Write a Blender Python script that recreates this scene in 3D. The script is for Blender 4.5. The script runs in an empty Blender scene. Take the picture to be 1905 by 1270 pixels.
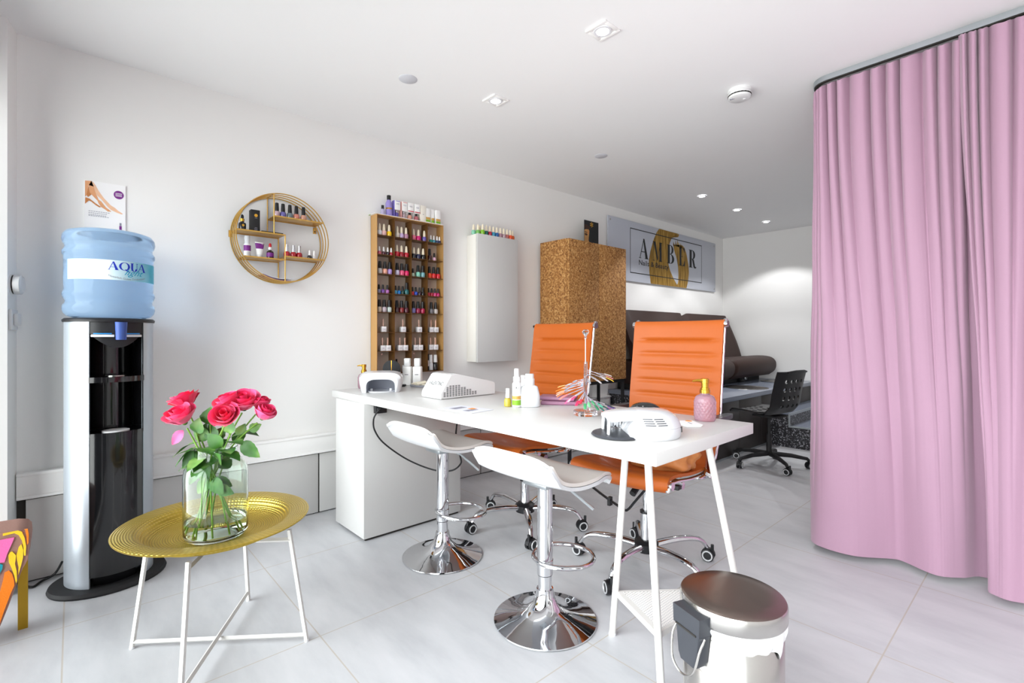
import bpy, bmesh, math, random
from math import sin, cos, pi, radians, sqrt, atan2
from mathutils import Vector, Matrix
random.seed(11)
SC = bpy.context.scene
COL = SC.collection

# ------------------------------------------------------------------ materials
def lin(h):
    h = h.lstrip('#')
    o = []
    for i in (0, 2, 4):
        c = int(h[i:i+2], 16) / 255
        o.append(c/12.92 if c <= .04045 else ((c+.055)/1.055)**2.4)
    return (o[0], o[1], o[2], 1)
MATS = {}
def pm(name, col, rough=.5, metal=0., spec=.5, trans=0., ior=1.45, coat=0., bump=0., bscale=60., vary=.0, vscale=8., emit=0., alpha=1., sheen=0.):
    """procedural principled material: base colour with a soft noise variation and an optional noise bump"""
    m = bpy.data.materials.new(name); m.use_nodes = True
    nt = m.node_tree; N = nt.nodes; L = nt.links
    b = N['Principled BSDF']
    c = lin(col)
    b.inputs['Roughness'].default_value = rough
    b.inputs['Metallic'].default_value = metal
    b.inputs['Specular IOR Level'].default_value = spec
    b.inputs['Transmission Weight'].default_value = trans
    b.inputs['IOR'].default_value = ior
    b.inputs['Coat Weight'].default_value = coat
    b.inputs['Alpha'].default_value = alpha
    b.inputs['Sheen Weight'].default_value = sheen
    b.inputs['Base Color'].default_value = c
    if emit:
        b.inputs['Emission Color'].default_value = c; b.inputs['Emission Strength'].default_value = emit
    tc = N.new('ShaderNodeTexCoord')
    if vary or bump:
        if vary:
            n = N.new('ShaderNodeTexNoise'); n.inputs['Scale'].default_value = vscale; n.inputs['Detail'].default_value = 4
            L.new(tc.outputs['Object'], n.inputs['Vector'])
            mx = N.new('ShaderNodeMix'); mx.data_type = 'RGBA'
            mx.inputs[6].default_value = tuple(min(1, x*(1-vary)) for x in c[:3]) + (1,)
            mx.inputs[7].default_value = tuple(min(1, x*(1+vary)) for x in c[:3]) + (1,)
            L.new(n.outputs['Fac'], mx.inputs[0]); L.new(mx.outputs[2], b.inputs['Base Color'])
        if bump:
            n2 = N.new('ShaderNodeTexNoise'); n2.inputs['Scale'].default_value = bscale; n2.inputs['Detail'].default_value = 3
            L.new(tc.outputs['Object'], n2.inputs['Vector'])
            bp = N.new('ShaderNodeBump'); bp.inputs['Strength'].default_value = bump; bp.inputs['Distance'].default_value = .002
            L.new(n2.outputs['Fac'], bp.inputs['Height']); L.new(bp.outputs['Normal'], b.inputs['Normal'])
    MATS[name] = m
    return m
def nodes_of(m):
    return m.node_tree.nodes, m.node_tree.links, m.node_tree.nodes['Principled BSDF']
def math_node(N, L, op, a, b=None, c=None):
    n = N.new('ShaderNodeMath'); n.operation = op
    for i, v in enumerate((a, b, c)):
        if v is None: continue
        if isinstance(v, (int, float)): n.inputs[i].default_value = v
        else: L.new(v, n.inputs[i])
    return n.outputs[0]
def ramp(N, L, fac, stops):
    r = N.new('ShaderNodeValToRGB'); e = r.color_ramp.elements
    e[0].position, e[0].color = stops[0][0], lin(stops[0][1])
    e[1].position, e[1].color = stops[-1][0], lin(stops[-1][1])
    for p, c in stops[1:-1]:
        k = e.new(p); k.color = lin(c)
    L.new(fac, r.inputs[0]); return r.outputs[0]

pm('wall_paint', 'ecebe9', .75, bump=.05, bscale=150, vary=.012, vscale=2)
pm('ceiling_paint', 'eeeeee', .7, bump=.03, bscale=150, vary=.01, vscale=2)
pm('white_trim', 'f0efed', .5, vary=.01)
pm('gap_dark', '2a2622', .8, vary=.1)
pm('white_lacquer', 'cecdcb', .35, vary=.01)
pm('cream_lacquer', 'e9e6df', .4, vary=.012)
pm('white_metal', 'd8d6d2', .4, vary=.01)
pm('white_plastic', 'dcdcdc', .3, vary=.01)
pm('white_gloss', 'd2d3d6', .16, coat=.4, vary=.008)
pm('grey_plastic', 'b9bcc6', .4, vary=.03)
pm('speaker_grey', 'c9cad0', .7, vary=.04, vscale=200)
pm('black_plastic', '17171a', .42, vary=.1)
pm('black_gloss', '101012', .12, coat=.3, vary=.1)
pm('black_matt', '1b1b1d', .65, vary=.1)
pm('charcoal', '3a3c42', .4, vary=.06)
pm('chrome', 'e2e3e6', .04, metal=1., vary=.01)
pm('steel', 'c9c6c2', .22, metal=1., vary=.04, vscale=30)
pm('aluminium', 'b5bbbf', .35, metal=.9, vary=.03)
pm('silver_shell', 'b4bcc4', .32, metal=.55, vary=.03)
pm('gold_metal', 'd9a43f', .2, metal=1., vary=.05, vscale=30)
pm('gold_paint', 'c9a052', .32, metal=.75, vary=.05, vscale=30)
pm('brass_leg', 'b08c22', .38, metal=.55, vary=.06, vscale=30)
pm('bronze_panel', '6a4822', .35, metal=.35, vary=.06, vscale=12)
pm('bronze_edge', 'c79a5e', .35, metal=.35, vary=.05, vscale=12)
pm('rack_back', 'cbb9a8', .5, vary=.03)
pm('orange_leather', 'b05617', .48, spec=.45, bump=.12, bscale=240, vary=.05, vscale=14)
pm('seat_leather_white', 'd9d2cd', .42, bump=.06, bscale=240, vary=.02)
pm('white_shell', 'd0d1d4', .25, vary=.01)
pm('brown_leather', '36241f', .55, spec=.3, bump=.08, bscale=240, vary=.07)
pm('dark_panel', '2b2523', .45, vary=.2, vscale=20)
pm('tan_bag', 'b9743f', .5, bump=.5, bscale=16, vary=.18, vscale=10)
pm('mauve_leather', '9a6c86', .4, bump=.1, bscale=200, vary=.06)
pm('paper', 'f3f2f2', .6, vary=.01)
pm('paper_blue', 'dfe1ec', .5, vary=.02)
pm('ink', '121418', .5, vary=.1)
pm('ink_grey', '8f8f9c', .6, vary=.05)
pm('ink_blue', '1533b8', .5, vary=.05)
pm('ink_cyan', '12a5cc', .5, vary=.05)
pm('purple', '7a2a86', .5, vary=.05)
pm('skin_print', 'e0a274', .55, vary=.1, vscale=30)
pm('skin_print_light', 'ecbf9d', .55, vary=.1, vscale=30)
pm('skin_print_deep', 'c47f48', .55, vary=.12, vscale=30)
pm('blue_plastic', '5a78c8', .15, trans=.5, ior=1.3, vary=.03)
pm('blue_mark', '2c8fd6', .4, vary=.03)
pm('green_label', '7fb32a', .5, vary=.04)
pm('fruit_print', 'c89a4c', .5, vary=.5, vscale=120)
pm('oil_yellow', 'd8c44a', .15, trans=.4, vary=.04)
pm('frosted', 'eceff2', .45, trans=.25, ior=1.3, vary=.01)
pm('cream_pads', 'efe8d2', .8, vary=.04)
pm('orange_print', 'e8933a', .5, vary=.06)
pm('rubber_black', '141416', .6, vary=.1)
pm('caster_ring', 'd7d8da', .3, metal=.4, vary=.03)
pm('rose_stem', '6e9a34', .5, vary=.14, vscale=30)
pm('rose_pink', 'e8205c', .55, vary=.16, vscale=40, sheen=.2)
pm('rose_light', 'ee4f86', .55, vary=.16, vscale=40, sheen=.2)
pm('cap_ivory', 'e9ddc4', .4, vary=.03)
pm('cap_white', 'f0eeec', .3, vary=.02)
pm('cap_silver', 'cfcfd3', .15, metal=.9, vary=.03)
pm('cap_black', '141416', .3, vary=.1)
pm('cap_rose', 'd9b3a4', .25, metal=.7, vary=.03)
pm('red_rubber', 'c01f2a', .5, vary=.05)
pm('bag_film', 'e2e2e2', .35, vary=.02, bump=.6, bscale=30)
pm('lamp_ring', 'dedee2', .5, vary=.01)
pm('lamp_glow', 'ffffff', .5, emit=14.)
pm('display_glass', 'aaa6b0', .2, vary=.05)
pm('label_white', 'f3f3f1', .5, vary=.015)
pm('lid_brushed', '8d8078', .3, metal=1., vary=.12, vscale=5)

def clear_mat(name, col, rough, ior, trans=1.):
    return pm(name, col, rough, trans=trans, ior=ior)
clear_mat('clear_glass', 'edf6f0', .0, 1.42)
clear_mat('water', 'f2f8f4', .0, 1.33)
clear_mat('clear_acrylic', 'f4f5fb', .03, 1.35)
pm('bottle_blue', 'b9d6f2', .06, trans=.82, ior=1.18, vary=.02)
pm('pink_glass', 'c9a0ae', .05, trans=.55, ior=1.4, bump=.0)
pm('tip_clear', 'd2ced8', .15, trans=.35, ior=1.3, vary=.02)
pm('bottle_dark_glass', '2b1a16', .12, vary=.1)
# thin clear pane for the shop front: mostly transparent with a faint reflection
m = pm('pane_glass', 'f6faf8', .0, vary=.0)
N, L, B = nodes_of(m)
tr = N.new('ShaderNodeBsdfTransparent'); gl = N.new('ShaderNodeBsdfGlossy'); gl.inputs['Roughness'].default_value = .02
fr = N.new('ShaderNodeFresnel'); fr.inputs[0].default_value = 1.35
mx = N.new('ShaderNodeMixShader'); L.new(fr.outputs[0], mx.inputs[0]); L.new(tr.outputs[0], mx.inputs[1]); L.new(gl.outputs[0], mx.inputs[2])
L.new(mx.outputs[0], N['Material Output'].inputs['Surface'])

# floor: large pale concrete-look porcelain tiles on a square grid
m = pm('floor_tile', 'cfcfd1', .3)
N, L, B = nodes_of(m)
tc = N.new('ShaderNodeTexCoord'); sx = N.new('ShaderNodeSeparateXYZ'); L.new(tc.outputs['Object'], sx.inputs[0])
def edge(o, off, pitch, w):
    a = math_node(N, L, 'ADD', o, -off + 100*pitch); a = math_node(N, L, 'DIVIDE', a, pitch); a = math_node(N, L, 'FRACT', a)
    a = math_node(N, L, 'SUBTRACT', a, .5); a = math_node(N, L, 'ABSOLUTE', a)
    return math_node(N, L, 'GREATER_THAN', a, .5 - w/pitch)
gx = edge(sx.outputs[0], 1.887, .67, .0022); gy = edge(sx.outputs[1], 1.314, .67, .0022)
grout = math_node(N, L, 'MAXIMUM', gx, gy)
mp = N.new('ShaderNodeMapping'); mp.inputs['Scale'].default_value = (1.2, 4., 1.); mp.inputs['Rotation'].default_value = (0, 0, .5); L.new(tc.outputs['Object'], mp.inputs[0])
n1 = N.new('ShaderNodeTexNoise'); n1.inputs['Scale'].default_value = 2.2; n1.inputs['Detail'].default_value = 8; n1.inputs['Roughness'].default_value = .62; L.new(mp.outputs[0], n1.inputs['Vector'])
tile = ramp(N, L, n1.outputs['Fac'], [(.28, 'b7b8bc'), (.5, 'c3c4c7'), (.74, 'cccccf')])
mx = N.new('ShaderNodeMix'); mx.data_type = 'RGBA'; L.new(grout, mx.inputs[0]); L.new(tile, mx.inputs[6]); mx.inputs[7].default_value = lin('b9b2aa')
L.new(mx.outputs[2], B.inputs['Base Color'])
rr = math_node(N, L, 'MULTIPLY', n1.outputs['Fac'], .25); rr = math_node(N, L, 'ADD', rr, .28); rr = math_node(N, L, 'MAXIMUM', rr, math_node(N, L, 'MULTIPLY', grout, .8)); L.new(rr, B.inputs['Roughness'])
bp = N.new('ShaderNodeBump'); bp.inputs['Strength'].default_value = .4; bp.inputs['Distance'].default_value = .002
hh = math_node(N, L, 'SUBTRACT', 1., grout); L.new(hh, bp.inputs['Height']); L.new(bp.outputs['Normal'], B.inputs['Normal'])

# cork
m = pm('cork', 'a9773f', .75)
N, L, B = nodes_of(m); tc = N.new('ShaderNodeTexCoord')
v = N.new('ShaderNodeTexVoronoi'); v.inputs['Scale'].default_value = 95; L.new(tc.outputs['Object'], v.inputs['Vector'])
n1 = N.new('ShaderNodeTexNoise'); n1.inputs['Scale'].default_value = 60; n1.inputs['Detail'].default_value = 5; n1.inputs['Roughness'].default_value = .7; L.new(tc.outputs['Object'], n1.inputs['Vector'])
s = N.new('ShaderNodeSeparateColor'); L.new(v.outputs['Color'], s.inputs[0])
mixv = math_node(N, L, 'MULTIPLY_ADD', s.outputs[0], .4, math_node(N, L, 'MULTIPLY', n1.outputs['Fac'], .75))
L.new(ramp(N, L, mixv, [(.25, '4f2f16'), (.42, '8a5a2c'), (.62, 'ad7a42'), (.85, 'd0a468')]), B.inputs['Base Color'])
bp = N.new('ShaderNodeBump'); bp.inputs['Strength'].default_value = .25; bp.inputs['Distance'].default_value = .002; L.new(mixv, bp.inputs['Height']); L.new(bp.outputs['Normal'], B.inputs['Normal'])

# dark terrazzo
m = pm('terrazzo', '3a3a3e', .35)
N, L, B = nodes_of(m); tc = N.new('ShaderNodeTexCoord')
v = N.new('ShaderNodeTexVoronoi'); v.inputs['Scale'].default_value = 110; L.new(tc.outputs['Object'], v.inputs['Vector'])
s = N.new('ShaderNodeSeparateColor'); L.new(v.outputs['Color'], s.inputs[0])
L.new(ramp(N, L, s.outputs[0], [(.0, '1d1c1f'), (.6, '2c2b2f'), (.8, '5d5d63'), (1., 'b4b4ba')]), B.inputs['Base Color'])
pm('terrazzo_sky_sheen', '7e8594', .22, vary=.12, vscale=150)  # dark terrazzo seen from above, sky reflection put into its grey-blue colour

# hammered brass tray: concentric rings of punched dashes
m = pm('hammered_brass', 'c8a93c', .3, metal=.8)
N, L, B = nodes_of(m); tc = N.new('ShaderNodeTexCoord'); sx = N.new('ShaderNodeSeparateXYZ'); L.new(tc.outputs['Object'], sx.inputs[0])
r2 = math_node(N, L, 'SQRT', math_node(N, L, 'ADD', math_node(N, L, 'MULTIPLY', sx.outputs[0], sx.outputs[0]), math_node(N, L, 'MULTIPLY', sx.outputs[1], sx.outputs[1])))
th = math_node(N, L, 'ARCTAN2', sx.outputs[1], sx.outputs[0])
w1 = math_node(N, L, 'SINE', math_node(N, L, 'MULTIPLY', r2, 900.)); w2 = math_node(N, L, 'SINE', math_node(N, L, 'MULTIPLY', th, 110.))
hgt = math_node(N, L, 'MULTIPLY', math_node(N, L, 'MULTIPLY_ADD', w1, .5, .5), math_node(N, L, 'MULTIPLY_ADD', w2, .3, .7))
bp = N.new('ShaderNodeBump'); bp.inputs['Strength'].default_value = .7; bp.inputs['Distance'].default_value = .003; L.new(hgt, bp.inputs['Height']); L.new(bp.outputs['Normal'], B.inputs['Normal'])
L.new(ramp(N, L, hgt, [(0, 'b59a38'), (1, 'e2c765')]), B.inputs['Base Color'])

# curtain cloth: fine weave
m = pm('curtain_cloth', 'c595a6', .8, sheen=.3)
N, L, B = nodes_of(m); tc = N.new('ShaderNodeTexCoord')
n1 = N.new('ShaderNodeTexNoise'); n1.inputs['Scale'].default_value = 900; L.new(tc.outputs['Object'], n1.inputs['Vector'])
L.new(ramp(N, L, n1.outputs['Fac'], [(.2, 'a78398'), (.8, 'b08ca1')]), B.inputs['Base Color'])
bp = N.new('ShaderNodeBump'); bp.inputs['Strength'].default_value = .08; bp.inputs['Distance'].default_value = .001; L.new(n1.outputs['Fac'], bp.inputs['Height']); L.new(bp.outputs['Normal'], B.inputs['Normal'])

# leaves: green with noise and paler veins
m = pm('leaf_green', '4d7f32', .45)
N, L, B = nodes_of(m); tc = N.new('ShaderNodeTexCoord')
n1 = N.new('ShaderNodeTexNoise'); n1.inputs['Scale'].default_value = 14; L.new(tc.outputs['Object'], n1.inputs['Vector'])
L.new(ramp(N, L, n1.outputs['Fac'], [(.25, '24501c'), (.5, '3f7429'), (.75, '8cab5e')]), B.inputs['Base Color'])

# bottle label: pale aqua wash running to cyan
m = pm('aqua_label', 'dff4fb', .45)
N, L, B = nodes_of(m); tc = N.new('ShaderNodeTexCoord'); sx = N.new('ShaderNodeSeparateXYZ'); L.new(tc.outputs['Object'], sx.inputs[0])
n1 = N.new('ShaderNodeTexNoise'); n1.inputs['Scale'].default_value = 14; L.new(tc.outputs['Object'], n1.inputs['Vector'])
f = math_node(N, L, 'ADD', math_node(N, L, 'MULTIPLY_ADD', sx.outputs[1], 4.2, .34), math_node(N, L, 'MULTIPLY', n1.outputs['Fac'], .25))
L.new(ramp(N, L, f, [(0, 'b4dfef'), (.35, 'e2f0f4'), (.72, '9fd9ea'), (1., '22a6c6')]), B.inputs['Base Color'])

# sign: silver-grey panel, gold brush paint with bristle streaks
pm('sign_panel', 'c3c7d2', .3, metal=.25, vary=.02, vscale=3)
m = pm('gold_brush', 'a9822c', .35, metal=.6)
N, L, B = nodes_of(m); tc = N.new('ShaderNodeTexCoord')
mp = N.new('ShaderNodeMapping'); mp.inputs['Scale'].default_value = (1, 26, 2.2); L.new(tc.outputs['Object'], mp.inputs[0])
n1 = N.new('ShaderNodeTexNoise'); n1.inputs['Scale'].default_value = 2.2; n1.inputs['Detail'].default_value = 6; L.new(mp.outputs[0], n1.inputs['Vector'])
L.new(ramp(N, L, n1.outputs['Fac'], [(.3, '6d4f16'), (.5, 'a37b28'), (.66, 'c9a24a'), (.8, 'e9dcb4')]), B.inputs['Base Color'])

# perforated sheet steel for the trestle shelf: rows of round holes
m = pm('perforated_white', 'f0eeea', .45)
N, L, B = nodes_of(m); tc = N.new('ShaderNodeTexCoord'); sx = N.new('ShaderNodeSeparateXYZ'); L.new(tc.outputs['Object'], sx.inputs[0])
def cell(o):
    a = math_node(N, L, 'FRACT', math_node(N, L, 'ADD', math_node(N, L, 'DIVIDE', o, .0085), 200.)); return math_node(N, L, 'SUBTRACT', a, .5)
cx, cy = cell(sx.outputs[0]), cell(sx.outputs[1])
d = math_node(N, L, 'SQRT', math_node(N, L, 'ADD', math_node(N, L, 'MULTIPLY', cx, cx), math_node(N, L, 'MULTIPLY', cy, cy)))
L.new(math_node(N, L, 'GREATER_THAN', d, .27), B.inputs['Alpha'])

# patterned throw: bold felt patches on brown
m = pm('patterned_throw', '9a7468', .85, bump=.4, bscale=200, vary=.06)

def polish(hexcol):
    k = 'lacquer_' + hexcol
    return k if k in MATS else (pm(k, hexcol, .15, coat=.5, vary=.04, vscale=40) and k)

# ------------------------------------------------------------------ mesh builder
def rotM(rx=0, ry=0, rz=0):
    return Matrix.Rotation(rz, 4, 'Z') @ Matrix.Rotation(ry, 4, 'Y') @ Matrix.Rotation(rx, 4, 'X')
class MB:
    def __init__(s, mat='white_plastic'):
        s.bm = bmesh.new(); s.slots = []; s.cur = 0; s.m(mat)
    def m(s, mat):
        if mat not in s.slots: s.slots.append(mat)
        s.cur = s.slots.index(mat); return s
    def _tag(s, faces):
        for f in faces: f.material_index = s.cur
    def face(s, pts):
        try:
            f = s.bm.faces.new([s.bm.verts.new(p) for p in pts]); f.material_index = s.cur
        except ValueError: pass
        return s
    def box(s, c, d, M=None, bev=0., seg=2):
        """box centred at c with full sizes d"""
        T = Matrix.Translation(c) @ (M or Matrix()) @ Matrix.Diagonal((d[0], d[1], d[2], 1))
        g = bmesh.ops.create_cube(s.bm, size=1, matrix=T); vs = g['verts']
        fs = {f for v in vs for f in v.link_faces}; s._tag(fs)
        if bev:
            es = list({e for v in vs for e in v.link_edges})
            r = bmesh.ops.bevel(s.bm, geom=es, offset=bev, segments=seg, affect='EDGES', profile=.5); s._tag(r['faces'])
        return s
    def bb(s, x0, x1, y0, y1, z0, z1, bev=0., seg=2):
        return s.box(((x0+x1)/2, (y0+y1)/2, (z0+z1)/2), (x1-x0, y1-y0, z1-z0), None, bev, seg)
    def rings(s, rings, closed=True, cap0=True, cap1=True, loop=False):
        """skin a list of vertex rings"""
        R = [[s.bm.verts.new(p) for p in r] for r in rings]
        n = len(R[0]); k = len(R)
        for i in range(k if loop else k-1):
            A, Bq = R[i], R[(i+1) % k]
            for j in range(n if closed else n-1):
                q = [A[j], A[(j+1) % n], Bq[(j+1) % n], Bq[j]]
                try: s.bm.faces.new(q).material_index = s.cur
                except ValueError: pass
        if closed and not loop:
            for c, r in ((cap0, R[0]), (cap1, R[-1])):
                if c:
                    try: s.bm.faces.new(r).material_index = s.cur
                    except ValueError: pass
        return s
    def lathe(s, prof, c=(0, 0, 0), seg=24, M=None, cap0=True, cap1=True, a0=0., a1=None):
        T = Matrix.Translation(c) @ (M or Matrix())
        rs = []
        if a1 is None:
            for r, z in prof:
                rs.append([T @ Vector((max(r, 1e-5)*cos(2*pi*i/seg), max(r, 1e-5)*sin(2*pi*i/seg), z)) for i in range(seg)])
            return s.rings(rs, True, cap0, cap1)
        for r, z in prof:
            rs.append([T @ Vector((r*cos(a0+(a1-a0)*i/seg), r*sin(a0+(a1-a0)*i/seg), z)) for i in range(seg+1)])
        return s.rings(rs, False)
    def cyl(s, p0, p1, r0, r1=None, seg=16):
        p0, p1 = Vector(p0), Vector(p1); r1 = r0 if r1 is None else r1
        d = p1-p0; q = d.to_track_quat('Z', 'Y').to_matrix().to_4x4()
        return s.lathe([(r0, 0), (r1, d.length)], p0, seg, q)
    def tube(s, pts, r, seg=10, closed=False, flat=1.):
        P = [Vector(p) for p in pts]; n = len(P); rs = []
        t0 = (P[1]-P[0]).normalized(); up = Vector((0, 0, 1)) if abs(t0.z) < .9 else Vector((1, 0, 0))
        nrm = (up - t0*up.dot(t0)).normalized()
        for i in range(n):
            if closed: t = (P[(i+1) % n]-P[i-1]).normalized()
            else: t = (P[min(i+1, n-1)]-P[max(i-1, 0)]).normalized()
            nrm = (nrm - t*nrm.dot(t)).normalized(); b = t.cross(nrm)
            ri = r[i] if isinstance(r, (list, tuple)) else r
            rs.append([P[i]+nrm*ri*flat*cos(2*pi*j/seg)+b*ri*sin(2*pi*j/seg) for j in range(seg)])
        return s.rings(rs, True, True, True, loop=closed)
    def prism(s, poly, z0, z1, M=None):
        M = M or Matrix()
        return s.rings([[M @ Vector((x, y, z)) for x, y in poly] for z in (z0, z1)])
    def sheet(s, P, nu, nv, t=0.):
        """surface P(u,v), u,v in 0..1, with optional thickness t"""
        V = [[s.bm.verts.new(P(i/nu, j/nv)) for j in range(nv+1)] for i in range(nu+1)]
        fs = []
        for i in range(nu):
            for j in range(nv):
                f = s.bm.faces.new((V[i][j], V[i+1][j], V[i+1][j+1], V[i][j+1])); f.material_index = s.cur; fs.append(f)
        if t:
            bmesh.ops.recalc_face_normals(s.bm, faces=fs)
            r = bmesh.ops.solidify(s.bm, geom=fs, thickness=t)
            s._tag([g for g in r['geom'] if isinstance(g, bmesh.types.BMFace)])
        return s
    def sphere(s, c, r, seg=20, M=None):
        T = Matrix.Translation(c) @ (M or Matrix()) @ Matrix.Diagonal((r[0], r[1], r[2], 1) if isinstance(r, (tuple, list)) else (r, r, r, 1))
        g = bmesh.ops.create_uvsphere(s.bm, u_segments=seg, v_segments=max(8, seg//2), radius=1, matrix=T)
        s._tag({f for v in g['verts'] for f in v.link_faces}); return s
    def build(s, name, parent=None, loc=None, rotz=0., smooth=35, label=None, cat=None, group=None, kind=None, recalc=True):
        if recalc: bmesh.ops.recalc_face_normals(s.bm, faces=s.bm.faces[:])
        me = bpy.data.meshes.new(name); s.bm.to_mesh(me); s.bm.free()
        for k in s.slots: me.materials.append(MATS[k])
        if smooth:
            me.shade_smooth(); me.set_sharp_from_angle(angle=radians(smooth))
        o = bpy.data.objects.new(name, me); COL.objects.link(o)
        if parent: o.parent = parent
        if loc is not None: o.location = loc
        if rotz: o.rotation_euler[2] = rotz
        return tag(o, label, cat, group, kind)
def tag(o, label=None, cat=None, group=None, kind=None):
    if label: o['label'] = label
    if cat: o['category'] = cat
    if group: o['group'] = group
    if kind: o['kind'] = kind
    return o
def thing(name, label, cat, loc=(0, 0, 0), rotz=0., group=None):
    o = bpy.data.objects.new(name, None); COL.objects.link(o); o.empty_display_size = .05
    o.location = loc; o.rotation_euler[2] = rotz
    return tag(o, label, cat, group)
def dup(root, loc, rotz=0., label=None, group=None, mats=None, scale=None):
    """copy a thing and every part and sub-part below it"""
    def cp(o, par):
        c = o.copy(); COL.objects.link(c); c.parent = par
        for k in o.children: cp(k, c)
        return c
    c = cp(root, None); c.location = loc; c.rotation_euler[2] = rotz
    if label: c['label'] = label
    if group: c['group'] = group
    if scale: c.scale = scale
    return c
def struct(mb, name, parent=None, **k):
    return mb.build(name, parent, kind='structure' if parent is None else None, **k)
def recolour(o, idx, mat):
    o.material_slots[idx].link = 'OBJECT'; o.material_slots[idx].material = MATS[mat]
def smoothpts(P, n=6, closed=False):
    """Catmull-Rom through points"""
    P = [Vector(p) for p in P]; out = []; k = len(P)
    for i in range(k if closed else k-1):
        if closed: a, b, c, d = P[i-1], P[i], P[(i+1) % k], P[(i+2) % k]
        else: a, b, c, d = P[max(i-1, 0)], P[i], P[i+1], P[min(i+2, k-1)]
        for j in range(n):
            t = j/n
            out.append(.5*((2*b)+(c-a)*t+(2*a-5*b+4*c-d)*t*t+(3*b-a-3*c+d)*t**3))
    if not closed: out.append(P[-1])
    return out
def interp(tab, x):
    if x <= tab[0][0]: return tab[0][1]
    for (a, p), (b, q) in zip(tab, tab[1:]):
        if x <= b:
            t = (x-a)/(b-a); t = t*t*(3-2*t); return p+(q-p)*t
    return tab[-1][1]

# ------------------------------------------------------------------ lettering
def text_faces(txt, size=1., shear=0., space=1., offset=0.):
    cu = bpy.data.curves.new('lettering_source', 'FONT'); cu.body = txt; cu.size = size; cu.shear = shear; cu.space_character = space; cu.offset = offset
    o = bpy.data.objects.new('lettering_source', cu); COL.objects.link(o)
    dg = bpy.context.evaluated_depsgraph_get(); dg.update()
    me = bpy.data.meshes.new_from_object(o.evaluated_get(dg))
    out = [[(me.vertices[i].co.x, me.vertices[i].co.y) for i in p.vertices] for p in me.polygons]
    bpy.data.objects.remove(o); bpy.data.curves.remove(cu); bpy.data.meshes.remove(me)
    return out
def fit_faces(faces, x0, x1, y0, y1):
    xs = [p[0] for f in faces for p in f]; ys = [p[1] for f in faces for p in f]
    a, b, c, d = min(xs), max(xs), min(ys), max(ys)
    return [[(x0+(p[0]-a)/(b-a)*(x1-x0), y0+(p[1]-c)/(d-c)*(y1-y0)) for p in f] for f in faces]
def ringseg(cx, cy, ro, ri, a0, a1, n=14):
    o = []
    for i in range(n):
        a, b = a0+(a1-a0)*i/n, a0+(a1-a0)*(i+1)/n
        o.append([(cx+ro[0]*cos(a), cy+ro[1]*sin(a)), (cx+ro[0]*cos(b), cy+ro[1]*sin(b)), (cx+ri[0]*cos(b), cy+ri[1]*sin(b)), (cx+ri[0]*cos(a), cy+ri[1]*sin(a))])
    return o
def rect(a, b, c, d): return [(a, c), (b, c), (b, d), (a, d)]
SERIF = {
 'A': [[(.05, 0), (.11, 0), (.5, .93), (.46, 1)], [(.42, 1), (.56, 1), (.95, 0), (.68, 0)], rect(.2, .68, .32, .36), rect(-.02, .22, 0, .03), rect(.6, 1.03, 0, .03)],
 'M': [rect(.09, .13, 0, 1), [(.06, 1), (.3, 1), (.57, .12), (.5, 0)], [(.5, 0), (.55, .1), (.86, 1), (.8, 1)], rect(.74, .96, 0, 1), rect(0, .22, 0, .03), rect(.66, 1.04, 0, .03), rect(0, .28, .97, 1), rect(.76, 1.04, .97, 1)],
 'B': [rect(.12, .4, 0, 1), rect(0, .5, 0, .03), rect(0, .5, .97, 1), rect(.3, .5, .5, .53)] + ringseg(.48, .755, (.42, .245), (.16, .215), -pi/2, pi/2) + ringseg(.48, .26, (.52, .26), (.22, .23), -pi/2, pi/2),
 'E': [rect(.12, .42, 0, 1), rect(0, .95, 0, .03), rect(0, .92, .97, 1), rect(.3, .66, .5, .53), [(.95, .03), (.95, .3), (.9, .3), (.7, .03)], [(.92, .97), (.92, .74), (.87, .74), (.68, .97)], rect(.62, .67, .38, .65)],
 'R': [rect(.1, .38, 0, 1), rect(0, .48, 0, .03), rect(0, .45, .97, 1), rect(.3, .48, .48, .51)] + ringseg(.45, .74, (.4, .26), (.15, .23), -pi/2, pi/2) + [[(.42, .49), (.66, .49), (.84, .1), (.62, .06)], [(.62, .06), (.84, .1), (.95, .06), (1.03, .1), (.98, .02), (.84, -.02), (.7, 0)]],
 'Q': ringseg(.5, .5, (.5, .5), (.3, .45), 0, 2*pi, 28) + [[(.5, .12), (.62, .16), (1.02, -.12), (.82, -.16)]],
 'U': [rect(.1, .34, .3, 1), rect(.8, .86, .3, 1), rect(0, .44, .96, 1), rect(.68, .98, .96, 1)] + ringseg(.48, .32, (.38, .34), (.14, .28), pi, 2*pi),
}
def letters(txt, boxes):
    """boxes: (x0,x1,y0,y1) per letter -> faces"""
    out = []
    for ch, (x0, x1, y0, y1) in zip(txt, boxes):
        out += [[(x0+p[0]*(x1-x0), y0+p[1]*(y1-y0)) for p in f] for f in SERIF[ch]]
    return out
def add_faces(mb, faces, fn):
    for f in faces:
        if len(f) >= 3: mb.face([fn(*p) for p in f])
    return mb
GND, HOR, SKY, SP1, SP2, EXPO = .46, .56, 13.2, 2.5, 34., .14

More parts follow.
